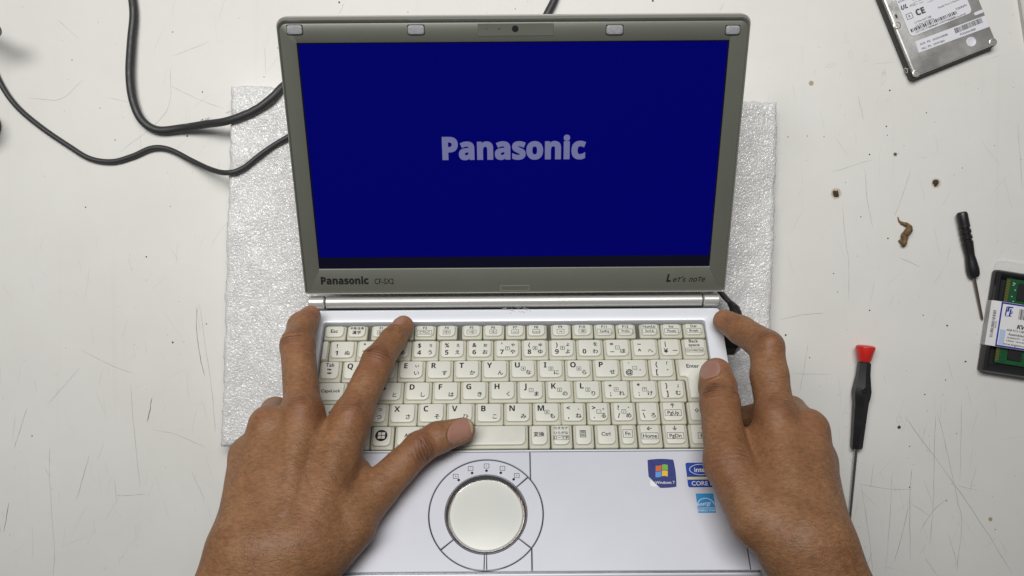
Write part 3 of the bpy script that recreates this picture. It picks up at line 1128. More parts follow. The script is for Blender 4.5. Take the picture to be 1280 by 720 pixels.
def legend(b, w, h, L, z):
    if 'tl' in L:
        g = 'big' in L
        b.text(L['tl'], w * .29, -h * .29, z, 5.6 if g else 4.6, 0.026)
    if 'bl' in L:
        b.text(L['bl'], w * .29, -h * .65, z, 5.0, .026)
    if 'tr' in L:
        b.text(L['tr'], w * .70, -h * .29, z, 3.5, .02)
    if 'br' in L:
        b.text(L['br'], w * .69, -h * .65, z, 4.0, .02)
    if 'n' in L:
        b.text(L['n'], w * .50, -h * .47, z, 2.4, .02)
        box_line(b, w * .50, -h * .47, 3.1, 3.0, z, .28)
    if 'c1' in L:
        b.text(L['c1'], w * .47, -h * .44, z, L.get('sz', 3.7) * 1.08, .02)
    if 'f1' in L:
        b.text(L['f1'], w * .48, -h * .25, z, 3.0, .018)
        wd = max(5.2, min(w - 3.2, len(L['f2']) * 1.75 + 1.4))
        b.text(L['f2'], w * .48, -h * .57, z, 2.7, .018)
        box_line(b, w * .48, -h * .57, wd, 3.6, z, .26)
    if 'j1' in L:
        b.text(L['j1'], w * .48, -h * .25, z, 2.3, .022)
        b.text(L['j2'], w * .48, -h * .56, z, 3.2, .022)
    if 'b1' in L:
        b.text(L['b1'], w * .47, -h * .16, z, 3.5, .018)
        b.text(L['b2'], w * .47, -h * .35, z, 3.5, .018)
        b.text(L['b3'], w * .47, -h * .62, z, 2.5, .018, sx=.82)
        box_line(b, w * .47, -h * .62, w * .74, 3.5, z, .26)
    if 'c1t' in L:
        b.text(L['c1t'], w * .47, -h * .22, z, 3.9, .02)
        b.text(L['arr'], w * .47, -h * .44, z, 3.4, .03)
        b.text(L['arr2'], w * .47, -h * .61, z, 3.4, .03)
    if 'bx' in L:
        yy = -.54 if 'up' in L else -.43
        b.text(L['bx'], w * .48, h * yy, z, 3.7, .018)
        box_line(b, w * .48, h * yy, min(len(L['bx']) * 2.3 + 1.8, w - 2.4), 4.6 if 'up' in L else 5.8, z, .28)
    if 'up' in L:
        b.text(L['up'], w * .48, -h * .21, z, 4.0, .03)
    if 'k3' in L:
        for i, s in enumerate(L['k3']):
            b.text(s, w * .47, -h * (.18 + .205 * i), z, 2.4, .02)
        box_line(b, w * .47, -h * .59, 10.0, 3.1, z, .25)
    if 'menu' in L:
        box_line(b, w * .46, -h * .43, 4.0, 5.0, z, .4)
        for i in range(4):
            y = -h * .43 + 1.5 - i * 1.0
            b.add([(w * .46 - 1.3, y, z), (w * .46 + 1.3, y, z), (w * .46 + 1.3, y + .5, z), (w * .46 - 1.3, y + .5, z)], [(0, 1, 2, 3)])


for rn, row in ROWS.items():
    y1, y0 = ROWY[rn]
    for (x0, x1, L) in row:
        w, h = x1 - x0, y1 - y0
        tilt = Matrix.Rotation(rs.gauss(0, .0022), 4, 'Z') @ Matrix.Rotation(rs.gauss(0, .006), 4, 'X') @ Matrix.Rotation(rs.gauss(0, .005), 4, 'Y')
        ko = link('key', key_mesh(w, h), laptop, Matrix.Translation((x0 * MM, y1 * MM, rs.gauss(0, .00006))) @ tilt)
        if L:
            b = MB()
            if 'win' in L:
                c_, d_ = w * .46, -h * .44
                b.lathe([(4.0, ZK + .02), (4.0, ZK + .05), (.01, ZK + .05)], 28, (c_, d_))
                b.mi = 1
                for ix in (0, 1):
                    for iy in (0, 1):
                        xx, yy = c_ + (ix - 1) * 2.1 + (.18 if ix else -.18), d_ + (iy - 1) * 2.1 + (.18 if iy else -.18)
                        b.add([(xx + yy * 0 + .0, yy, ZK + .08), (xx + 2.1, yy + .2, ZK + .08), (xx + 2.25, yy + 2.2, ZK + .08), (xx + .15, yy + 2.0, ZK + .08)], [(0, 1, 2, 3)])
                b.build('legend', ['legend', 'key'], ko, recalc=False)
            else:
                legend(b, w, h, L, ZK + .05)
                b.build('legend', 'legend', ko, recalc=False, smooth=False)
# enter key, an L of two rows
b = MB()
yt, ym, yb = ROWY['q'][0], ROWY['q'][1], ROWY['a'][1]
xl, xm, xr = 110.7, 116.0, 133.9


def orth(l, r, t, bo, rr):
    pts = [(xl + l, yt - t), (xl + l, ym + bo), (xm + l, ym + bo), (xm + l, yb + bo), (xr - r, yb + bo), (xr - r, yt - t)]
    out = []
    n = len(pts)
    for i in range(n):
        p0, p1, p2 = (np.array(pts[j % n]) for j in (i - 1, i, i + 1))
        a = p1 + (p0 - p1) / np.linalg.norm(p0 - p1) * rr
        c = p1 + (p2 - p1) / np.linalg.norm(p2 - p1) * rr
        for t_ in (0, .25, .5, .75, 1):
            out.append(tuple((1 - t_) ** 2 * a + 2 * t_ * (1 - t_) * p1 + t_ * t_ * c))
    return out


b.mi = 1
b.loft([ring(orth(0, 0, 0, 0, 1.2), -4.4), ring(orth(0, 0, 0, 0, 1.2), ZK - 2.3), ring(orth(.4, .4, .4, .4, 1), ZK - 1.75), ring(orth(1.3, 1.6, .7, 1.9, 1.9), ZK - 1.6)], False, False)
b.mi = 0
b.loft([ring(orth(1.3, 1.6, .7, 1.9, 1.9), ZK - 1.6), ring(orth(1.5, 1.8, .9, 2.1, 1.7), ZK - .45), ring(orth(2.1, 2.4, 1.5, 2.7, 1.3), ZK)], False)
ko = b.build('key', ['key', 'skirt'], laptop)
b = MB()
b.text('Enter', 121.8, yt - 6.2, ZK + .05, 4.0, .02)
b.text('↵', 125, yb + 7, ZK + .05, 4.5, .02)
b.build('legend', 'legend', ko, recalc=False)

# ------------------------------------------------------------------ lid, screen and hinge
def lr(u0, v0, u1, v1, u2, v2, u3, v3):
    q = [lp_(*p) for p in ((u0, v0), (u1, v1), (u2, v2), (u3, v3))]
    return (min((q[0][0] + q[3][0]) / 2, 0), (q[2][1] + q[3][1]) / 2, (q[1][0] + q[2][0]) / 2, (q[0][1] + q[1][1]) / 2)


LX0, LY0, LX1, LY1 = lr(345.5, 19, 941, 19, 903.5, 363, 381, 366.5)
SX0, SY0, SX1, SY1 = lr(372, 52, 912, 52, 887, 334, 397, 336)
b = MB()
lo = lambda l, r, t, bo, rr: rrect(LX0 + l, LY0 + bo, LX1 - r, LY1 - t, (2, 2, rr, rr), 7)
scr = lambda e: rrect(SX0 - e, SY0 - e, SX1 + e, SY1 + e, .6 + e, 7)
b.loft([ring(lo(3, 3, 3, 1, 4), BZ - 9.5), ring(lo(.8, .8, .8, .3, 5), BZ - 8), ring(lo(0, 0, 0, 0, 6), BZ - 5), ring(lo(0, 0, 0, 0, 6), BZ + 1.3), ring(lo(.25, .25, .45, 0, 6), BZ + 2.0),
        ring(lo(.5, .5, 1.9, .05, 5.5), BZ + 1.9), ring(lo(.9, .9, 3.4, .1, 5), BZ + 0.0)], True, False)
b.mi = 1
b.loft([ring(lo(.9, .9, 3.4, .1, 5), BZ + 0.0), ring(lo(1.1, 1.1, 4.3, .2, 4.6), BZ - .3), ring(lo(1.3, 1.3, 4.8, .3, 4.5), BZ), ring(scr(.5), BZ), ring(scr(0), BZ - .35), ring(scr(-.05), BZ - 1.6)], False, False)
lid = b.build('lid', ['rim', 'bezel'], laptop, mx=MLIDm)
b = MB()
b.box(SX0 - 1, SY0 - 1, BZ - 2.0, SX1 + 1, SY1 + 1, BZ - 1.1)
scro = b.build('screen', 'screen_off', laptop, mx=MLIDm)
b = MB()
yb_ = lp_(640, 321)[1]
b.add([(SX0 + .9, yb_, BZ - 1.03), (SX1 - .9, yb_, BZ - 1.03), (SX1 - .9, SY1 - .7, BZ - 1.03), (SX0 + .9, SY1 - .7, BZ - 1.03)], [(0, 1, 2, 3)])
b.build('lit_picture', 'screen', scro, recalc=False)


def fit_text(b, s, u0, v0, u1, v1, z, bold=0.0, shear=0.0, f=lp_, capf=0.70):
    """text whose capital fills the pixel box"""
    xa, ya = f(u0, v1)
    xb, yb2 = f(u1, v0)
    vs, fs, w, _ = text_mesh(s, bold if bold >= .03 else 0.0, shear, bold >= .021)
    size = (yb2 - ya) / capf
    b.text(s, (xa + xb) / 2, ya + size * .35, z, size, bold, 'C', 0, (xb - xa) / (w * size), shear)


b = MB()
fit_text(b, 'Panasonic', 553, 172, 733, 199.5, BZ - .98, .03)
b.build('logo_lettering', 'glow', scro, recalc=False, smooth=False)
b = MB()
fit_text(b, 'Panasonic', 401.5, 346.3, 460.5, 355.3, BZ + .05, .03)
b.build('lettering', 'legend', lid, recalc=False, smooth=False)
b = MB()
fit_text(b, 'CF-SX2', 468.5, 348, 492, 355, BZ + .05, .012)
b.build('lettering', 'legend', lid, recalc=False, smooth=False)
b = MB()
fit_text(b, 'L', 832.5, 343, 839, 352, BZ + .05, .03, .2)
fit_text(b, "eт's", 841, 346, 857.5, 352.0, BZ + .05, .012, .3, capf=.62)
fit_text(b, 'noтe', 861, 346, 881.5, 352, BZ + .05, .012, .3, capf=.56)
b.build('lettering', 'legend', lid, recalc=False, smooth=False)
for (u0, v0, u1, v1) in ((358, 31.5, 378.5, 43), (509.5, 31.5, 530.5, 43), (758, 31.5, 778.5, 43), (907.5, 32, 924, 43)):
    xa, yb2 = lp_(u0, v0)
    xb, ya = lp_(u1, v1)
    b = MB()
    b.loft([ring(rrect(xa - .4, ya - .4, xb + .4, yb2 + .4, 1), BZ - .2), ring(rrect(xa - .4, ya - .4, xb + .4, yb2 + .4, 1), BZ + .02), ring(rrect(xa - .2, ya - .2, xb + .2, yb2 + .2, 1), BZ + .03)])
    gp = b.build('bumper_recess', 'gap', lid)
    b = MB()
    b.loft([ring(rrect(xa, ya, xb, yb2, 1.6), BZ - .2), ring(rrect(xa, ya, xb, yb2, 1.6), BZ + .8), ring(rrect(xa + .5, ya + .5, xb - .5, yb2 - .5, 1.3), BZ + 1.3), ring(rrect(xa + 1.6, ya + 1.6, xb - 1.6, yb2 - 1.6, .8), BZ + 1.45)])
    b.build('rubber_bumper', 'rubber', lid)
xa, yb2 = lp_(597, 29.5)
xb, ya = lp_(692, 44.5)
b = MB()
b.box(xa, ya, BZ - .2, xb, yb2, BZ + .32, .15, .5)
cw = b.build('camera_window', 'bezel', lid)
b = MB()
x_, y_ = lp_(644, 35.8)
b.lathe([(2.1, BZ + .2), (2.1, BZ + .40), (1.7, BZ + .45), (.01, BZ + .38)], 24, (x_, y_))
b.build('camera_lens', 'black', lid)
b = MB()
x_, y_ = lp_(624, 36)
b.lathe([(.45, BZ + .2), (.45, BZ + .36), (.01, BZ + .36)], 12, (x_, y_))
x_, y_ = lp_(608, 36)
b.lathe([(.5, BZ + .2), (.5, BZ + .34), (.01, BZ + .34)], 3, (x_, y_))
b.build('microphone_hole', 'black', lid)
xa, yb2 = lp_(625, 356.5)
xb, ya = lp_(662, 363.5)
b = MB()
b.box(xa, ya, BZ - .2, xb, yb2, BZ + .12, .05, .3)
pl = b.build('worn_tape', 'bezel', lid)
b = MB()
box_line(b, (xa + xb) / 2, (ya + yb2) / 2, xb - xa - .4, yb2 - ya - .4, BZ + .16, .3)
for i in range(26):
    x = rs.uniform(xa + .8, xb - 2)
    y = rs.uniform(ya + .8, yb2 - .8)
    strip(b, [(x, y, 0), (x + rs.uniform(.4, 1.4), y + rs.uniform(-.3, .3), 0)], .3, BZ + .16)
b.build('tape_marks', 'tapemark', lid, recalc=False)

mxh = Matrix.Translation(AX * MM) @ Matrix.Rotation(rad(90), 4, 'Y')


def rod(x0, x1, r, bev=.5):
    b = MB()
    b.lathe([(r - bev, x0), (r, x0 + bev), (r, x1 - bev), (r - bev, x1)], 40)
    return b


rod(-134.8, 134.8, 4.7).build('hinge_bar', 'bar', laptop, mx=mxh)
rod(-147.2, -135.6, 5.0, .8).build('hinge_knuckle', 'bar', laptop, mx=mxh)
rod(135.6, 147.2, 5.0, .8).build('hinge_knuckle', 'bar', laptop, mx=mxh)
rod(-136, 136, 3.9).build('hinge_pin', 'gap', laptop, mx=mxh)

# ------------------------------------------------------------------ cables
def cable(name, pts, r, label, cat='cable', n=12, m='cable'):
    b = MB()
    sp = spline(pts, 8)
    b.tube(sp, r, n)
    o = b.build(name, m)
    tag(o, label, cat)
    return o, sp


pts = [T(158, -45, 3.2), T(164, -10, 3.2), T(167, 18, 3.6), T(164, 52, 4.5), T(162, 92, 5), T(166, 125, 4.5), T(177, 150, 4), T(197, 162.5, 3.6), T(228, 160, 5), T(256, 155.5, 12),
       T(285, 151, 21), T(318, 138, 22.6), T(340, 122, 22.6), T(355, 107, 20), T(385, 84, 6), T(440, 62, 3.2), T(540, 55, 3.2), T(630, 48, 3.2), T(673, 30, 3.2), T(688, 10, 3.2), T(696, -10, 3.2), T(703, -45, 3.2)]
pc, sp = cable('power_cable', pts, 3.1, 'thick black power cable bending in a U and passing behind the lid')
b = MB()
b.text('◁VDE▷', *(T(265, 153.5, 0)[:2]), 0, 2.6, 0, 'C', rad(8))
b.text('H03VV-F', *(T(300, 146.5, 0)[:2]), 0, 2.2, 0, 'C', rad(14))
b.text('2x0.75', *(T(240, 157.2, 0)[:2]), 0, 2.2, 0, 'C', rad(7))
spa = np.array(sp)
vv = []
for (x, y, z) in b.v:
    i = np.argmin((spa[:, 0] - x) ** 2 + (spa[:, 1] - y) ** 2)
    off = (y - spa[i, 1])
    vv.append((x, y, spa[i, 2] + math.sqrt(max(0.4, 3.16 ** 2 - off * off))))
b.v = vv
b.build('cable_print', 'print', pc, recalc=False)
pts = [T(-40, 20, 2.2), T(-16, 66, 2.2), T(0, 103, 2.4), T(20, 132, 2.4), T(50, 158, 2.4), T(85, 182, 2.4), T(112, 198, 2.4), T(140, 202, 2.4), T(166, 195, 2.6), T(190, 185, 3), T(212, 187, 3), T(240, 201, 6),
       T(264, 212, 14), T(284, 216, 21.6), T(304, 210, 21.8), T(330, 190, 21.8), T(362, 170, 21.8), T(420, 140, 21.8), T(560, 130, 21.8), T(720, 160, 21.8), T(840, 270, 22), T(884, 344, 26),
       P(903, 368, 646), P(913, 379, 640), P(919, 388, 634), P(922, 398, 631)]
ac, sp = cable('adapter_cable', pts, 2.05, 'thin black adapter cable waving over the table to a plug beside the hinge')
b = MB()
sp2 = spline([P(913, 379, 640), P(918, 386, 635), P(921.5, 396, 631), P(923, 405, 629)], 6)
b.tube(sp2, [2.4 + 1.5 * min(1, i / 8) for i in range(len(sp2))], 14)
b.build('strain_relief', 'black', ac)
b = MB()
for i in range(4):
    c_ = sp2[6 + i * 3]
    b.tube([sp2[6 + i * 3], sp2[7 + i * 3]], [3.9 + .1 * i] * 2, 14)
b.build('relief_ridges', 'black', ac)
ML3 = ML.to_3x3()
inv = ML.inverted()
q = inv @ Vector(P(922, 420, 629))
b = MB()
pl_ = [(0, -11.5), (9, -11.5), (14.0, -7), (14.0, 9), (11.5, 12), (0, 12)]
b.prism(pl_, -5.2, 5.2, 1.2)
o = b.build('plug', 'black', ac, mx=Matrix.Translation(Vector((148.2 * MM * 0, 0, 0))))
o.matrix_world = Matrix.Translation(laptop.location) @ Rl @ Matrix.Translation((147.9 * MM, q.y * MM, -13 * MM))
b = MB()
sp3 = [P(923, 404, 629), np.array(ML @ Vector((153.5, q.y + 9, -13)))]
b.tube(sp3, [3.9, 4.4], 14)
b.build('plug_neck', 'black', ac)

# objects cut by the left and right edge of the picture
pts = [T(-90, 5, 2.6), T(-60, 18, 8), T(-35, 30, 24), T(-14, 38, 36), T(-3, 38.5, 38)]
o, _ = cable('cable_end', pts, 4.2, 'grey rounded cable end poking up above the thin adapter cable', m='greycable')
b = MB()
prof = [(11, 0), (11.5, 3)]
for k in range(8):
    prof += [(11.8, 4 + k * 3), (11.8, 5.5 + k * 3), (11.0, 6.0 + k * 3), (11.0, 6.7 + k * 3)]
prof += [(10, 29), (7, 30.5), (.01, 31)]
b.lathe(prof, 28)
c = T(-16, 158, 0)
o = b.build('knob', 'black', mx=Matrix.Translation((c[0] * MM, c[1] * MM, 0)))
tag(o, 'black ribbed upright knob standing on the table beside the thin adapter cable', 'knob')
b = MB()
b.box(0, 0, 0, 60, 120, 4.6, .8, 3)
c = T(1280, 56, 5)
o = b.build('box', 'greybox', mx=Matrix.Translation((c[0] * MM + .004, c[1] * MM - .004, 0)) @ Matrix.Rotation(rad(9), 4, 'Z'))
b = MB()
b.box(2, 2, 4.6, 58, 118, 5.2, .3, 2)
b.build('box_lid', 'white', o)
tag(o, 'flat pale grey box lying beside the hard drive', 'box')

# ------------------------------------------------------------------ hard drive
hb = T(1142.5, 98.5, 9.5)
hd = empty('hard_drive', (hb[0], hb[1], 0), (0, 0, math.atan2(43, 106)))
tag(hd, 'bare silver hard drive with white labels beside the pale box', 'hard drive')
Wd, Ld = 69.85, 100.2
b = MB()
e_ = lambda k, r=2.2: rrect(k, k, Wd - k, Ld - k, max(r - k, .4))
b.loft([ring(e_(.8), 0), ring(e_(0), .8), ring(e_(0), 6.2), ring(e_(.5), 7.0)])
b.build('drive_body', 'steel_dark', hd)
b = MB()
b.loft([ring(e_(1.0), 6.6), ring(e_(1.0), 8.6), ring(e_(1.5), 9.2), ring(e_(2.6), 9.4)])
b.build('drive_cover', 'steel', hd)
b = MB()
b.loft([ring(rrect(13, 33, 57, 90, 20, 9), 9.38), ring(rrect(13, 33, 57, 90, 20, 9), 9.55), ring(rrect(14, 34, 56, 89, 19, 9), 9.75)])
b.build('raised_plate', 'steel', hd)
b = MB()
b.box(9.6, 30.2, 9.42, 60.2, 88, 9.86, 0, 3.2)
lb = b.build('drive_label', 'label', hd)


def barcode(b, x0, y0, x1, y1, z, rs, n=46):
    x = x0
    while x < x1:
        w = rs.choice((.18, .18, .32, .5)) * (x1 - x0) / 17
        w = min(w, x1 - x)
        b.add([(x, y0, z), (x + w, y0, z), (x + w, y1, z), (x, y1, z)], [(0, 1, 2, 3)])
        x += w + rs.choice((.2, .2, .34)) * (x1 - x0) / 17


b = MB()
z = 9.92
b.text('HITACHI GLOBAL STORAGE', 34, 57, z, 1.6)
b.text('CE', 23.5, 45.8, z, 6.4, .03)
b.text('UL', 13.5, 53.5, z, 4.4, .03, shear=.2)
b.text('D33017', 14, 58.6, z, 2.2, .01)
b.text('VCI', 19.5, 52.5, z, 2.6, .01)
for k in range(4):
    b.text('complies with part 15 of the FCC rules', 41, 56.5 - k * 2.1, z, 1.25)
    b.text('N176  Taiwan', 25, 57.5 - k * 1.9, z, 1.3)
b.text('Ready Port 2 Removed', 47, 43.2, z, 2.1, .004)
b.text('LT P/N 0A71288', 16.2, 39.2, z, 2.0, .006, 'L')
b.text('LC P/N Y5048074', 16.2, 36.8, z, 2.0, .006, 'L')
box_line(b, 14.6, 45.5, 5, 4.5, z, .4)
b.text('R', 14.6, 45.5, z, 2.6, .02)
b.text('7200RPM', 53.5, 37, z, 2.4, .006)
barcode(b, 11.3, 33.4, 49, 36.0, z, rs)
b.text('11S0Y7108Z1ZV0Y1001G1', 22.5, 32.2, z, 1.6, .004)
b.text('HITACHI CORPORATION', 36, 32.0, z, 1.9, .012)
b.text('MADE IN PHILIPPINES', 48, 30.9 + .3, z, 1.5, .006)
b.build('label_print', 'ink', lb, recalc=False, smooth=False)
b = MB()
pts = [(10.9, 17.0), (68.2, 15.2), (68.7, 24.4), (11.6, 26.0)]
b.prism(pts, 9.4, 9.52)
lb = b.build('drive_label', 'label', hd)
b = MB()
b.text('ADR  PN   0A2DA30080', 14, 22.5, 9.58, 2.2, .012, 'L', -.03)
b.text('FRU  PN   04W1864', 14, 18.9, 9.58, 2.2, .012, 'L', -.03)
barcode(b, 42.5, 20.0, 65, 24.0, 9.58, rs)
b.text('P5X0A0A3080', 51.5, 17.8, 9.58, 2.1, .012, 'C', -.03)
b.build('label_print', 'ink', lb, recalc=False, smooth=False)
b = MB()
b.lathe([(3.7, 9.38), (3.7, 9.7), (3.3, 9.8), (2.9, 9.62), (.01, 9.62)], 28, (51, 9.7))
b.build('breather_seal', 'label', hd)
for (x, y) in ((3.4, 3.3), (66.4, 3.3), (3.4, 42.5), (66.4, 44)):
    b = MB()
    b.lathe([(3.0, 9.0), (3.0, 9.45), (2.7, 9.62), (2.0, 9.6), (1.9, 9.3), (1.1, 9.3), (1.0, 9.6), (.01, 9.6)], 20, (x, y))
    s_ = b.build('screw', 'rim', hd)
b = MB()
b.loft([ring(rrect(4.0, 47, 6.8, 51.5, 1.2), 9.3), ring(rrect(4.0, 47, 6.8, 51.5, 1.2), 9.6), ring(rrect(4.6, 47.6, 6.2, 50.9, .8), 9.6)])
b.build('slot', 'rim', hd)
b = MB()
b.box(4.7, 47.7, 9.5, 6.1, 50.8, 9.64, 0, .6)
b.build('slot_hole', 'gap', hd)
b = MB()
b.loft([ring(rrect(61, 27.0, 68, 29.4, .8), 9.3), ring(rrect(61, 27, 68, 29.4, .8), 9.9), ring(rrect(61.6, 27.5, 67.4, 28.9, .5), 9.95)])
b.build('cover_tab', 'label', hd)
mxs_ = Matrix.Translation((0, 0.0085, 0.0045)) @ Matrix.Rotation(rad(-90), 4, 'Y')
b = MB()
b.lathe([(2.2, -.3), (2.2, .6), (1.5, .7), (1.4, -.2), (.01, -.2)], 18)
b.build('side_screw_hole', 'chrome', hd, mx=mxs_)

# ------------------------------------------------------------------ memory pack
mb_ = T(1220, 463, 0)
mp = empty('memory_pack', (mb_[0], mb_[1], 0), (0, 0, -math.atan2(20, 129)))
tag(mp, 'memory module in a dark blister pack with a white and blue label', 'memory pack')
b = MB()
t_ = lambda k, r=2.5: rrect(k, k, 62 - k, 79 - k, max(r - k, .4))
b.loft([ring(t_(1.5), 0.2), ring(t_(0), 1.4), ring(t_(0.2), 7.0), ring(t_(1.4), 8.6), ring(t_(3.0), 8.7), ring(t_(4.2), 7.5), ring(t_(6.0), 4.2), ring(t_(7.0), 3.2)])
b.build('tray', 'tray', mp)
b = MB()
b.box(10.0, 8.3, 4.2, 40, 75, 5.4, .1, .4)
pcb = b.build('circuit_board', 'pcb', mp)
b = MB()
for i in range(52):
    y = 10.2 + i * 1.21
    if abs(i - 20) < 1:
        continue
    b.box(10.1, y, 5.4, 12.6, y + .8, 5.47)
b.build('contacts', 'gold', pcb, smooth=False)
for (y0, y1) in ((12, 25), (29, 40), (43, 54), (58, 71)):
    b = MB()
    b.box(19, y0, 5.4, 29.5, y1, 6.5, .1)
    b.build('chip', 'chip', pcb)
b = MB()
for i in range(30):
    x, y = rs.uniform(13.8, 17.5), rs.uniform(11, 72)
    b.box(x, y, 5.4, x + .9, y + .55, 5.8)
tag(b.build('solder_parts', 'label', pcb, smooth=False), kind='stuff')
b = MB()
b.box(30, 54, 5.4, 39, 69, 5.55)
lb2 = b.build('chip_label', 'white', pcb)
b = MB()
b.text('EL', 33.5, 63, 5.62, 6, .03, 'C', rad(90))
b.text('ELPIDA', 37, 62, 5.62, 2.0, .01, 'C', rad(90))
b.build('chip_print', 'ink', lb2, recalc=False, smooth=False)
b = MB()
b.loft([[(-.25, 20.6, 1.2), (-.25, 55, 1.2)], [(-.25, 20.6, 7.2), (-.25, 55, 7.2)], [(1.0, 20.6, 8.95), (1.0, 55, 8.95)], [(62, 20.6, 9.0), (62, 55, 9.0)]], False, False, False)
b2 = MB()
b2.v = b.v + [(x, y, z - .12) for x, y, z in b.v]
b2.f = b.f + [tuple(i + len(b.v) for i in f) for f in b.f]
b2.m = [0] * len(b2.f)
wl = b2.build('wrap_label', 'white', mp, recalc=False, smooth=False)
b = MB()
z = 9.10
b.mi = 0
b.loft([ring([(6.6, 20.8), (61, 20.8), (61, 54.8), (6.6, 54.8)], z), ring([(7.8, 22.0), (60, 22.0), (60, 53.6), (7.8, 53.6)], z)], False, False)
# emblem: an abstract crest of blue strokes
for (xa, ya, xb, yb2) in ((10.3, 45, 11.3, 52), (11.6, 48, 13.0, 52.4), (13.3, 44.6, 14.6, 50.5), (10.3, 44.4, 15.6, 45.2), (13, 51, 15.8, 52.3), (14.9, 46.5, 15.7, 49)):
    b.prism([(xa, ya), (xb, ya + .3), (xb + .4, yb2), (xa + .5, yb2 - .3)], z - .03, z)
b.mi = 1
barcode(b, 21, 43.5, 46, 51.5, z, rs)
b.text('7 40617 20766', 33, 41.9, z, 1.9)
b.text('KVR16S11S8/4', 21, 37.8, z, 4.4, .022, 'L', 0, 1.05, .15)
b.text('4GB PC3-12800 CL11 204-Pin', 13.5, 34.4, z, 2.3, .01, 'L')
b.text('Assembled in China', 15, 31.4, z, 2.8, .012, 'L', shear=.2)
b.text('WARRANTY  VOID IF', 14.5, 28.6, z, 1.9, .008, 'L')
b.text('Lifetime  removed', 14.5, 26.4, z, 1.9, .008, 'L')
b.text('www.kingston.com/memory', 12.5, 23.7, z, 2.5, .01, 'L', shear=.2)
b.mi = 2
b.add([(8.6, 22.6, z - .04), (13, 22.6, z - .04), (13, 34, z - .04), (8.6, 34, z - .04)], [(0, 1, 2, 3)])
b.mi = 1
for k in range(22):
    y = 27 + k * .95
    hgt = rs.choice((.3, .45, .6))
    b.add([(1.3, y, z), (3.6, y, z), (3.6, y + hgt, z), (1.3, y + hgt, z)], [(0, 1, 2, 3)])
b.text('9931543', 4.7, 37, z, 1.6, .008, 'C', rad(90))
b.build('label_print', ['blue', 'ink', 'bluepale'], wl, recalc=False, smooth=False)
b = MB()
fl = lambda k: rrect(1 - 0, 79.2 + k, 66, 88 - k, (.5, .5, .5, 4))
b.loft([ring(fl(0), 3.0), ring(fl(0), 3.4)])
b.tube(spline([(0.8, 79.3, 3.3), (1.2, 84, 3.3), (4.5, 87.6, 3.3), (20, 88, 3.3), (66, 88, 3.3)], 5), .35, 6)
b.build('clear_flap', 'clear', mp)

# ------------------------------------------------------------------ screwdrivers
def driver(name, top, end, parts, label, group=None):
    """parts: (name, material, [(t mm, r, flat)], sides); axis runs from top to end"""
    top, end = np.array(top), np.array(end)
    a = end - top
    L = np.linalg.norm(a)
    a = a / L
    root = empty(name, (top[0], top[1], 0))
    s = np.cross(a, [0, 0, 1.0])
    s /= np.linalg.norm(s)
    n_ = np.cross(s, a)
    off = np.array([top[0], top[1], 0])
    objs = {}
    for pn, pm, prof, sides, par in parts:
        b = MB()
        rings = []
        for t, r in prof:
            rings.append([top - off + a * t + r * (math.cos(k) * s + math.sin(k) * n_) for k in [2 * math.pi * (j + .5) / sides for j in range(sides)]])
        b.loft(rings)
        objs[pn] = b.build(pn, pm, objs.get(par, root), angle=28)
    tag(root, label, 'screwdriver', group)
    return root


driver('screwdriver', T(1082.3, 432, 7.6), T(1060.5, 666, 1.4), [
    ('end_cap', 'red', [(0, 5.6), (.6, 7.0), (1.6, 7.2), (6, 6.2), (11.5, 4.9), (12.2, 4.4)], 20, None),
    ('collar', 'black', [(12.0, 4.1), (13.2, 4.1)], 16, None),
    ('handle', 'black', [(13.0, 4.6), (13.5, 5.0), (22, 5.3), (31, 6.6), (35, 7.2), (39, 7.0), (44, 6.0), (60, 5.3), (78, 4.6), (79.5, 4.1)], 6, None),
    ('shaft', 'shaft', [(79, 1.25), (128, 1.15), (136, 1.15), (141, .8)], 14, None)],
    'black handled screwdriver with a red swivel cap beside the forearm')
rd = [o for o in bpy.data.objects if o.name.startswith('screwdriver')][0]
b = MB()
c = T(1080.5, 488, 14.2) - np.array([rd.location.x / MM, rd.location.y / MM, 0])
b.lathe([(2.0, c[2] - .5), (2.0, c[2] + .1), (1.5, c[2] + .25), (1.1, c[2] - .1), (.01, c[2] - .1)], 16, (c[0], c[1]))
b.build('handle_eyelet', 'black', rd)
driver('screwdriver', T(1202, 265, 4.8), T(1228.5, 403, 1.3), [
    ('handle', 'black', [(0, 2.6), (.6, 3.6), (2, 4.1), (9, 4.1), (12, 4.25), (12.6, 3.6), (13.6, 3.6), (14.2, 4.25), (16.5, 4.25), (17.1, 3.6), (18.1, 3.6), (18.7, 4.25),
                         (21, 4.25), (21.6, 3.6), (22.6, 3.6), (23.2, 4.2), (28, 3.9), (34, 3.5), (40, 4.3), (45, 4.8), (49, 4.5), (51, 3.6), (51.6, 2)], 18, None),
    ('shaft', 'shaft_dark', [(51, 1.1), (78, 1.0), (83, 1.0), (85, .5)], 12, None)],
    'small all-black screwdriver with its dark tip at the memory pack')

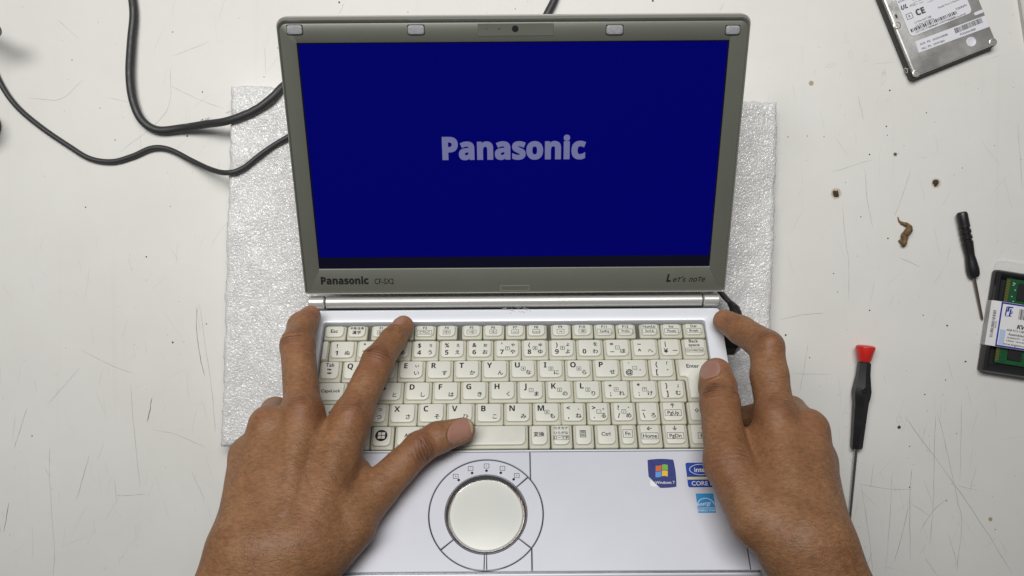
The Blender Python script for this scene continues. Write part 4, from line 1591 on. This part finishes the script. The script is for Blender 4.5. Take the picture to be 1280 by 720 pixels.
# ------------------------------------------------------------------ dried curl
b = MB()
pp = [(1122.3, 271), (1124, 276), (1128, 279), (1134, 281), (1137, 285), (1134, 290), (1131, 294), (1131, 299), (1130, 304), (1128, 306)]
rr = [.35, .7, 1.2, 1.7, 2.2, 2.5, 2.7, 2.3, 2.6, 1.2]
sp = spline([T(u, v, rr[i] + .2 + (2.2 if i in (4, 5) else 0)) for i, (u, v) in enumerate(pp)], 5)
ra_ = np.interp(np.linspace(0, 9, len(sp)), range(10), rr)
ra_ = [r * rs.uniform(.78, 1.15) for r in ra_]
b.tube(sp, ra_, 10)
b.tube(spline([T(1137, 283, 3), T(1140, 288, 3.2), T(1136, 293, 2.4), T(1133, 297, 1)], 4), .7, 7)
b.tube(spline([T(1124, 300, 1), T(1127, 303, 2), T(1133, 304, 2.2)], 4), 1.0, 7)
tag(b.build('dried_curl', 'dried', angle=180), 'curled dried brown scrap lying on the bare table above the red capped screwdriver', 'scrap')

# ------------------------------------------------------------------ hands: smooth-blended solids turned into one surface each
def smin(a, b, k):
    h = np.maximum(k - np.abs(a - b), 0) / k
    return np.minimum(a, b) - h * h * (k * F4(0.25))


def rcone(p, a, b, r1, r2):
    ba = b - a
    l2 = ba @ ba
    rr = r1 - r2
    a2 = l2 - rr * rr
    il2 = F4(1.0) / l2
    pa = p - a
    y = pa @ ba
    z = y - l2
    x = pa * l2 - y[:, None] * ba
    x2 = np.einsum('ij,ij->i', x, x)
    y2 = y * y * l2
    z2 = z * z * l2
    k = np.sign(rr) * rr * rr * x2
    d = (np.sqrt(x2 * a2 * il2) + y * rr) * il2 - r1
    m1 = np.sign(z) * a2 * z2 > k
    d = np.where(m1, np.sqrt(x2 + z2) * il2 - r2, d)
    m2 = (~m1) & (np.sign(y) * a2 * y2 < k)
    d = np.where(m2, np.sqrt(x2 + y2) * il2 - r1, d)
    return d


F4 = np.float32


class Hand:
    def __init__(self, palm, fingers, cut, bumps=(), dents=()):
        self.palm = [(P(*a[:3]).astype(F4), P(*c[:3]).astype(F4), F4(a[3]), F4(c[3]), F4(k)) for a, c, k in palm]
        self.fingers = [([(P(*j[:3]).astype(F4), F4(j[3])) for j in ch], F4(k)) for ch, k in fingers]
        self.cut = cut
        self.bumps = [(P(u, v, d).astype(F4), F4(r), F4(k)) for u, v, d, r, k in bumps]
        self.dents = [(P(u, v, d), r, k) for u, v, d, r, k in dents]

    def sdf(self, p):
        p = np.asarray(p, dtype=F4)
        d = None
        for a, c, r1, r2, k in self.palm:
            q = rcone(p, a, c, r1, r2)
            d = q if d is None else smin(d, q, k)
        for c, r, k in self.bumps:
            d = smin(d, np.linalg.norm(p - c, axis=1) - r, k)
        for c, r, k in self.dents:
            q = -(np.linalg.norm(p - c, axis=1) - r)
            h = np.maximum(k - np.abs(d - q), 0) / k
            d = np.maximum(d, q) + h * h * k * 0.25
        out = d.copy()
        for ch, k in self.fingers:
            f = None
            for (a, r1), (c, r2) in zip(ch[:-1], ch[1:]):
                q = rcone(p, a, c, r1, r2)
                f = q if f is None else smin(f, q, F4(3.0))
            out = np.minimum(out, smin(d, f, k))
        c, n = self.cut
        return np.maximum(out, (p - c) @ n).astype(float)

    def grad(self, p, e=0.3):
        K4 = np.array([(1, -1, -1), (-1, -1, 1), (-1, 1, -1), (1, 1, 1)], float)
        g = sum(k[None] * self.sdf(p + k * e)[:, None] for k in K4)
        return g / (np.linalg.norm(g, axis=1, keepdims=True) + 1e-9)

    def surface(self, h=0.75):
        pts = [x for a, c, r1, r2, k in self.palm for x in (a - r1, a + r1, c - r2, c + r2)]
        pts += [x for ch, k in self.fingers for (a, r) in ch for x in (a - r, a + r)]
        lo = np.min(pts, 0) - 5
        hi = np.max(pts, 0) + 5
        B = 4
        nb = np.ceil((hi - lo) / (h * B)).astype(int)
        n = nb * B
        cc = np.stack(np.meshgrid(*[(np.arange(m) + .5) * B - .5 for m in nb], indexing='ij'), -1).reshape(-1, 3) * h + lo
        dc = self.sdf(cc)
        D = np.repeat(np.repeat(np.repeat(dc.reshape(nb), B, 0), B, 1), B, 2).astype(np.float32)
        act = np.abs(dc) < h * B * 1.0 + 1.2
        base = np.stack(np.unravel_index(np.nonzero(act)[0], nb), 1) * B
        offs = np.stack(np.meshgrid(*[np.arange(B)] * 3, indexing='ij'), -1).reshape(-1, 3)
        ids = (base[:, None, :] + offs[None]).reshape(-1, 3)
        vals = np.empty(len(ids), np.float32)
        for s in range(0, len(ids), 200000):
            vals[s:s + 200000] = self.sdf(ids[s:s + 200000] * h + lo)
        D[ids[:, 0], ids[:, 1], ids[:, 2]] = vals
        # naive surface nets
        S = D < 0
        cs = [S[i:n[0] - 1 + i, j:n[1] - 1 + j, k:n[2] - 1 + k] for i in (0, 1) for j in (0, 1) for k in (0, 1)]
        sm = sum(c.astype(np.int8) for c in cs)
        ce = np.argwhere((sm > 0) & (sm < 8))
        cid = -np.ones(tuple(np.array(n) - 1), int)
        cid[ce[:, 0], ce[:, 1], ce[:, 2]] = np.arange(len(ce))
        acc = np.zeros((len(ce), 3))
        cnt = np.zeros(len(ce))
        cor = [(i, j, k) for i in (0, 1) for j in (0, 1) for k in (0, 1)]
        for a in range(8):
            for bb in range(a + 1, 8):
                if sum(abs(cor[a][q] - cor[bb][q]) for q in range(3)) != 1:
                    continue
                ca, cb = np.array(cor[a]), np.array(cor[bb])
                da = D[tuple((ce + ca).T)]
                db = D[tuple((ce + cb).T)]
                m = (da < 0) != (db < 0)
                t = np.where(m, da / np.where(m, da - db, 1), 0)
                acc += np.where(m[:, None], ca + t[:, None] * (cb - ca), 0)
                cnt += m
        V = (ce + acc / cnt[:, None]) * h + lo
        Q = []
        for ax in range(3):
            sl0 = [slice(1, m - 1) for m in n]
            sl1 = [slice(1, m - 1) for m in n]
            sl0[ax] = slice(0, n[ax] - 1)
            sl1[ax] = slice(1, n[ax])
            A, Bq = S[tuple(sl0)], S[tuple(sl1)]
            e = np.argwhere(A != Bq)
            flip = A[tuple(e.T)]
            o = np.ones(3, int)
            o[ax] = 0
            e = e + o
            u_, w_ = (ax + 1) % 3, (ax + 2) % 3
            du = np.eye(3, dtype=int)[u_]
            dw = np.eye(3, dtype=int)[w_]
            q = np.stack([cid[tuple((e - du - dw).T)], cid[tuple((e - dw).T)], cid[tuple(e.T)], cid[tuple((e - du).T)]], 1)
            q[~flip] = q[~flip][:, ::-1]
            Q.append(q)
        Q = np.concatenate(Q)
        Q = Q[(Q >= 0).all(1)]
        return V, Q


def unit(v):
    v = np.array(v, float)
    return v / np.linalg.norm(v)


def noise3(p, f, seed):
    r = np.random.RandomState(seed)
    out = np.zeros(len(p))
    for i in range(7):
        d = unit(r.randn(3))
        out += np.sin(p @ d * f * r.uniform(.6, 1.6) + r.uniform(0, 6.28))
    return out / 3.7


def finish(name, hand, creases, reds, tips, nails, label, hairdir, bumpy=0.16):
    V, Q = hand.surface()
    sel = np.zeros(len(V), bool)
    for (u, v, d, ax, dors, offs, amp, rr, wid) in creases:
        if amp < .29:
            continue
        sel |= (np.linalg.norm(V - P(u, v, d), axis=1) < rr * 1.9) & (np.abs((V - P(u, v, d)) @ unit(ax)) < wid * 1.05) & ((V - P(u, v, d)) @ np.array(dors, float) > -2)
    bm = bmesh.new()
    bv = [bm.verts.new(p) for p in V]
    for q in Q:
        try:
            bm.faces.new([bv[i] for i in q])
        except ValueError:
            pass
    bm.verts.index_update()
    bmesh.ops.subdivide_edges(bm, edges=[e for e in bm.edges if sel[e.verts[0].index] and sel[e.verts[1].index]], cuts=1, use_grid_fill=True)
    bm.verts.index_update()
    V = np.array([v.co[:] for v in bm.verts])
    Q = [[v.index for v in f.verts] for f in bm.faces]
    bm.free()
    Nn = hand.grad(V)
    V = V - hand.sdf(V)[:, None] * Nn
    V = V - hand.sdf(V)[:, None] * Nn
    disp = noise3(V, 0.35, 2) * bumpy + noise3(V, 0.9, 3) * 0.05
    crease = np.zeros(len(V))
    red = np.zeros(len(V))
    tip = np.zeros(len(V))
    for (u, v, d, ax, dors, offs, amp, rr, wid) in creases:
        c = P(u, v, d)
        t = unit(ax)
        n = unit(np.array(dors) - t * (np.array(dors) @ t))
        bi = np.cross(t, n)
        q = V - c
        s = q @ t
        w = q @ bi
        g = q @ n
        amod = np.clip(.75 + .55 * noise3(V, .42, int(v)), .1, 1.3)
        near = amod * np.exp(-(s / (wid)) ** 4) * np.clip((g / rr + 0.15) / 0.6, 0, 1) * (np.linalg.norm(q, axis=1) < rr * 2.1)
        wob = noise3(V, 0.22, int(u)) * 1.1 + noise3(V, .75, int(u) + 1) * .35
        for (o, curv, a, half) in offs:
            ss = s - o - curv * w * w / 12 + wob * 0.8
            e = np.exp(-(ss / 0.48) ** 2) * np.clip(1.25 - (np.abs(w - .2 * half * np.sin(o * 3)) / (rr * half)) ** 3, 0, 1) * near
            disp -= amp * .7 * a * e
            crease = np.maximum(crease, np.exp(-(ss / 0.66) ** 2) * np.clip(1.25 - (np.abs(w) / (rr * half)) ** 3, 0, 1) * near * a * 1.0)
            disp += amp * .22 * a * near * np.exp(-((np.abs(ss) - 1.7) / 0.8) ** 2)
    for (u, v, d, r, a) in reds:
        q = np.linalg.norm(V - P(u, v, d), axis=1)
        red = np.maximum(red, a * np.exp(-(q / r) ** 2))
    for (u, v, d, r, a) in tips:
        q = np.linalg.norm(V - P(u, v, d), axis=1)
        tip = np.maximum(tip, a * np.exp(-(q / r) ** 2))
    nm = []
    for (u, v, d, ax, dors, wd, ln, edge) in nails:
        c = P(u, v, d)
        n0 = unit(dors)
        t = unit(np.array(ax) - n0 * (np.array(ax) @ n0))
        bi = np.cross(t, n0)
        q = V - c
        a_, b_ = (q @ bi) / (wd / 2), (q @ t) / (ln / 2)
        e = (np.abs(a_) ** 2.6 + np.abs(b_) ** 2.6) ** (1 / 2.6)
        front = (q @ n0) > 0
        disp -= 0.45 * front * np.clip((1.02 - e) / 0.10, 0, 1)
        disp += 0.38 * front * np.exp(-((e - 1.14) / 0.09) ** 2) * (b_ < .55)
        nm.append((c, n0, t, bi, wd, ln, edge))
    V2 = V + Nn * disp[:, None]
    # object origin at the wrist
    org = V2.mean(0)
    me = bpy.data.meshes.new(name)
    me.from_pydata(((V2 - org) * MM).tolist(), [], Q)
    me.polygons.foreach_set('use_smooth', [True] * len(me.polygons))
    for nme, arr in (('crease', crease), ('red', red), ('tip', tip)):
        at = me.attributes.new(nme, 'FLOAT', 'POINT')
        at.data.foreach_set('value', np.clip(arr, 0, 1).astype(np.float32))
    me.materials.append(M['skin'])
    ob = bpy.data.objects.new(name, me)
    ob.location = org * MM
    COL.objects.link(ob)
    tag(ob, label, 'hand')
    # short fine hairs lying over the back of the hand and the forearm
    r = np.random.RandomState(11)
    py = 360 - V2[:, 1] * F / (H - V2[:, 2])
    cand = np.nonzero((Nn[:, 2] > .45) & (py > 545) & (py < 800))[0]
    b = MB()
    side = hairdir
    for i in r.choice(cand, 420, replace=False):
        p, n = V2[i], Nn[i]
        t = np.array([side[0] + r.normal(0, .35), side[1] + r.normal(0, .35), 0])
        t = unit(t - n * (t @ n))
        l = r.uniform(2.0, 5.0)
        w = unit(np.cross(t, n)) * r.uniform(.025, .045)
        q0, q1, q2 = p - n * .1, p + t * l * .5 + n * .45, p + t * l + n * .35
        b.add([q0 - w - org, q0 + w - org, q1 + w * .8 - org, q1 - w * .8 - org, q2 - org], [(0, 1, 2, 3), (3, 2, 4)])
    tag(b.build('hair', 'hairmat', ob, recalc=False), kind='stuff')
    for (c, n0, t, bi, wd, ln, edge) in nm:
        na, nr = 40, 10
        pts = [(0.0, 0.0)]
        for r_ in range(1, nr + 1):
            for k in range(na):
                a = 2 * math.pi * k / na
                ca, sa = math.cos(a), math.sin(a)
                m_ = (abs(ca) ** 2.6 + abs(sa) ** 2.6) ** (-1 / 2.6)
                pts.append((r_ / nr * m_ * ca, r_ / nr * m_ * sa))
        pts = np.array(pts)
        p0 = c + bi * (pts[:, :1] * wd / 2) + t * (pts[:, 1:] * ln / 2) + n0 * 22
        for _ in range(60):
            p0 = p0 - n0 * np.clip(hand.sdf(p0), -2, 3)[:, None] * .85
        hgt = (p0 - c) @ n0
        e = np.linalg.norm(pts, axis=1)
        # smooth plate: fit a quadratic to the finger surface and lift its edges less
        A = np.stack([np.ones(len(pts)), pts[:, 0], pts[:, 1], pts[:, 0] ** 2, pts[:, 1] ** 2], 1)
        w_ = (hgt > np.median(hgt) - 5)
        co, *_r = np.linalg.lstsq(A[w_], hgt[w_], rcond=None)
        fit = A @ co
        z_ = 0.5 * fit + 0.5 * np.maximum(hgt, fit - 1.2) + 0.12 - 0.35 * np.clip((e - .88) / .12, 0, 1) * (pts[:, 1] < .4)
        p1 = p0 + n0 * (z_ - hgt)[:, None]
        fs = [(0, 1 + k, 1 + (k + 1) % na) for k in range(na)]
        mi = [0] * na
        for r_ in range(nr - 1):
            for k in range(na):
                i0 = 1 + r_ * na
                kk = (k + 1) % na
                fs.append((i0 + k, i0 + na + k, i0 + na + kk, i0 + kk))
                mi.append(1 if edge and pts[i0 + na + k][1] > .90 - .10 * (1 - abs(pts[i0 + na + k][0])) else 0)
        nv = len(p1)
        # rim downwards gives the plate its thickness
        last = list(range(nv - na, nv))
        p2 = p1[last] - n0 * .8
        for k in range(na):
            kk = (k + 1) % na
            fs.append((last[k], nv + k, nv + kk, last[kk]))
            mi.append(0)
        b = MB()
        b.v = [tuple(x) for x in np.concatenate([p1, p2]) - org]
        b.f = fs
        b.m = mi
        b.build('nail', ['nail', 'nail_edge'], ob, angle=60)
    return ob


# left hand
LWR = (322, 722, 496)
palmL = [((440, 521, 552, 12.5), (384, 672, 507, 17), 6), ((379, 516, 547, 12.5), (354, 680, 505, 17.2), 7), ((336, 532, 550, 12), (322, 680, 504, 17), 10),
         ((310, 570, 550, 11.5), (302, 678, 509, 15.5), 12),
         ((350, 700, 506, 21), (306, 860, 486, 25), 16), ((300, 700, 510, 19), (236, 860, 490, 25), 16), ((440, 658, 522, 14.5), (398, 702, 511, 15.5), 14), ((449, 590, 546, 8), (432, 630, 530, 12), 8),
         ((378, 530, 536, 3), (358, 640, 501, 3), 5), ((438, 535, 541, 3), (394, 640, 505, 3), 5), ((334, 548, 540, 2.8), (326, 640, 506, 2.8), 5)]
fingL = [([(440, 521, 552, 11.5), (472, 452, 579, 10.4), (491, 425, 599, 8.8), (504, 408, 612, 7.4)], 5),
         ([(379, 516, 547, 11.5), (372, 432, 583, 11.2), (378, 408, 602, 9.8), (388, 395, 614, 7.2)], 5),
         ([(336, 532, 550, 10.5), (344, 514, 599, 9.3), (374, 522, 631, 8.4), (402, 530, 632, 7.4)], 6),
         ([(310, 570, 550, 9.8), (320, 574, 598, 8.4), (352, 583, 611, 7.5), (378, 590, 609, 6.8)], 6),
         ([(436, 652, 523, 15), (473, 611, 538, 12.2), (524, 560, 551, 9.9), (548, 547, 556, 9.8), (578, 538, 563, 8.3)], 4)]
bumpL = [(440, 517, 544, 6.5, 7), (378, 512, 539, 6.5, 7), (335, 531, 543, 6, 8), (309, 571, 543, 5.5, 8), (527, 556, 546, 6, 5)]
handL = Hand(palmL, fingL, (P(280, 850, 482), unit(P(270, 860, 482) - P(325, 700, 500))), bumpL)
UP = np.array([0, 0, 1.0])


def axis(a, b):
    return P(*b) - P(*a)


iA = axis((472, 452, 579), (491, 425, 599))
iB = axis((440, 521, 553), (472, 452, 579))
mA = axis((372, 432, 583), (378, 408, 602))
mB = axis((379, 516, 548), (372, 432, 583))
tA = axis((524, 560, 551), (578, 538, 563))
crL = [
    (472, 452, 579, unit(unit(iA) + unit(iB)), (0, .2, 1), [(-3.4, .25, .7, .7), (-1.2, .2, 1, .8), (.9, -.15, 1.0, .9), (2.6, -.2, .7, .6), (4.6, -.3, .5, .6), (-5.5, .3, .5, .6)], .32, 10.5, 8.5),
    (372, 432, 583, unit(unit(mA) + unit(mB)), (-.2, .2, 1), [(-2.2, .05, .85, .8), (1.2, .05, .95, .8), (3.2, .1, .5, .6), (-4.4, .1, .5, .7), (-6.2, .1, .35, .7)], .30, 11.2, 8.5),
    (491, 425, 599, iA, (0, .3, 1), [(-1.0, 0, .4, .6), (1.2, 0, .35, .6)], .25, 8.6, 4),
    (524, 560, 551, tA, (.1, -.1, 1), [(-4.6, .2, .6, .8), (-2.6, .25, .9, .9), (-.6, .2, 1.1, .9), (1.4, -.2, 1.1, .9), (3.3, -.2, .8, .8), (5.2, -.3, .6, .7), (-6.8, .3, .45, .7)], .75, 10.2, 9.5),
    (378, 514, 548, axis((354, 680, 502), (379, 516, 548)), UP, [(-5, .05, .4, .35), (-3, .02, .55, .45), (-1.2, -.05, .6, .5), (.8, .05, .6, .45), (2.8, .0, .5, .4)], .3, 13, 11),
    (440, 519, 553, axis((384, 672, 507), (440, 521, 553)), UP, [(-5, .1, .4, .4), (-3, -.1, .5, .5), (-1, .1, .55, .5), (1, .1, .5, .45), (3.2, .1, .4, .4)], .3, 13, 10)]
redL = [(472, 450, 570, 11, .75), (372, 432, 572, 10, .55), (526, 556, 542, 13, .6), (379, 512, 537, 11, .75), (440, 518, 542, 12, .5), (330, 530, 547, 13, .5), (306, 572, 550, 10, .5),
        (395, 640, 490, 20, .2), (498, 590, 535, 12, .3)]
tipL = [(505, 404, 612, 8, .7), (392, 390, 612, 7, .75), (585, 532, 558, 9, .35), (388, 395, 605, 9, .3)]
nailL = [(575, 536.5, 558, axis((548, 547, 556), (580, 537, 563)), (.12, -.22, 1), 11.6, 17.0, True),
         (500, 409, 609, (.22, .55, -.80), (-.25, .72, .66), 10.0, 9.5, False)]
finish('hand', handL, crL, redL, tipL, nailL, 'left hand with index finger on a function key and thumb over the space bar', (-.9, .45))

# right hand
palmR = [((970, 521, 551, 13.2), (988, 668, 503, 17), 6), ((1009, 538, 553, 12.8), (1006, 672, 501, 17), 10), ((1020, 580, 553, 12.5), (1018, 675, 504, 16), 14),
         ((1028, 624, 549, 11.2), (1030, 680, 509, 14.5), 14), ((909, 578, 531, 13.5), (950, 648, 510, 18), 8), ((945, 548, 549, 8), (955, 604, 529, 10), 8),
         ((1002, 700, 503, 20), (1078, 860, 482, 25), 16), ((1028, 700, 507, 18), (1112, 860, 488, 24), 16),
         ((971, 535, 540, 3), (985, 640, 503, 3), 5), ((1009, 552, 542, 3), (1007, 640, 506, 3), 5), ((914, 596, 517, 3.5), (945, 645, 500, 3.5), 6)]
fingR = [([(970, 521, 551, 12.4), (962, 470, 566, 11.7), (958.5, 434, 577, 11.0), (927, 413, 598, 9.6), (906, 401, 612, 8.0)], 5),
         ([(1009, 538, 553, 11.2), (990, 513, 602, 9.4), (947, 520, 629, 8.6), (905, 524, 634, 7.6)], 7),
         ([(1020, 580, 553, 10.8), (1006, 562, 606, 9), (962, 562, 620, 8.2), (925, 564, 619, 7.4)], 7),
         ([(1028, 624, 549, 9.6), (1014, 611, 598, 8), (982, 609, 608, 7.3), (950, 610, 607, 6.8)], 6),
         ([(909, 578, 531, 13.2), (900, 505, 562, 12.3), (897.5, 484, 573, 11.8), (895, 468, 583, 10.8)], 5)]

bumpR = [(969, 518, 541, 7, 7), (1008, 534, 549, 6.5, 7), (962, 430, 569, 6, 5), (901, 510, 556, 6.5, 6), (912, 590, 525, 8, 8)]
handR = Hand(palmR, fingR, (P(1095, 850, 482), unit(P(1095, 860, 482) - P(1012, 700, 500))), bumpR)
tB = axis((909, 578, 531), (900, 505, 562))
tC = axis((900, 505, 562), (895, 468, 583))
pB = axis((970, 521, 551), (958.5, 434, 577))
pC = axis((958.5, 434, 577), (927, 413, 598))
crR = [
    (899, 502, 563, unit(unit(tB) + unit(tC)), (-.15, .35, 1), [(-6.2, .15, .5, .8), (-4, .15, .6, .9), (-1.6, .12, 1.1, 1.0), (.6, .1, .9, .8), (2.8, .1, 1.0, .9), (4.8, .12, .6, .8), (6.6, .1, .5, .6)], .45, 12.6, 10),
    (960, 432, 576, unit(unit(pB) + unit(pC)), (.3, .4, 1), [(-3.5, .1, .5, .8), (-1.2, .1, .6, .8), (1.2, .1, .55, .8), (3.4, .1, .4, .7)], .3, 11.2, 8),
    (970, 519, 551, axis((988, 668, 503), (970, 521, 551)), UP, [(-6, .1, .35, .5), (-3.5, -.05, .45, .6), (-1.5, .1, .5, .6), (.8, .1, .5, .6), (3, .0, .5, .6), (5.2, .05, .45, .5), (7.5, 0, .4, .5)], .3, 14, 12),
    (962, 480, 563, pB, UP, [(-3, .05, .22, .9), (0, .05, .25, .9), (3, .05, .25, .9)], .2, 12, 7),
    (912, 586, 530, tB, (-.2, .2, 1), [(-7, .1, .3, .8), (-4, .1, .4, .9), (-1, .1, .45, .9), (2, .1, .4, .8), (5, .1, .35, .8)], .12, 14, 12)]
redR = [(899, 500, 552, 14, .45), (965, 428, 568, 11, .45), (969, 516, 540, 15, .4), (1010, 534, 546, 13, .5), (912, 585, 520, 17, .4), (1024, 580, 553, 12, .35), (985, 555, 535, 16, .3)]
tipR = [(898, 398, 610, 9, .5), (893, 455, 580, 10, .4), (905, 412, 605, 9, .3)]
nailR = [(888.5, 464, 576, (-.10, .84, -.50), (-.36, .44, .82), 14.4, 16.5, False)]
finish('hand', handR, crR, redR, tipR, nailR, 'right hand gripping the laptop corner with its thumb on the enter key', (.9, .45))

bpy.data.objects.remove(_font)
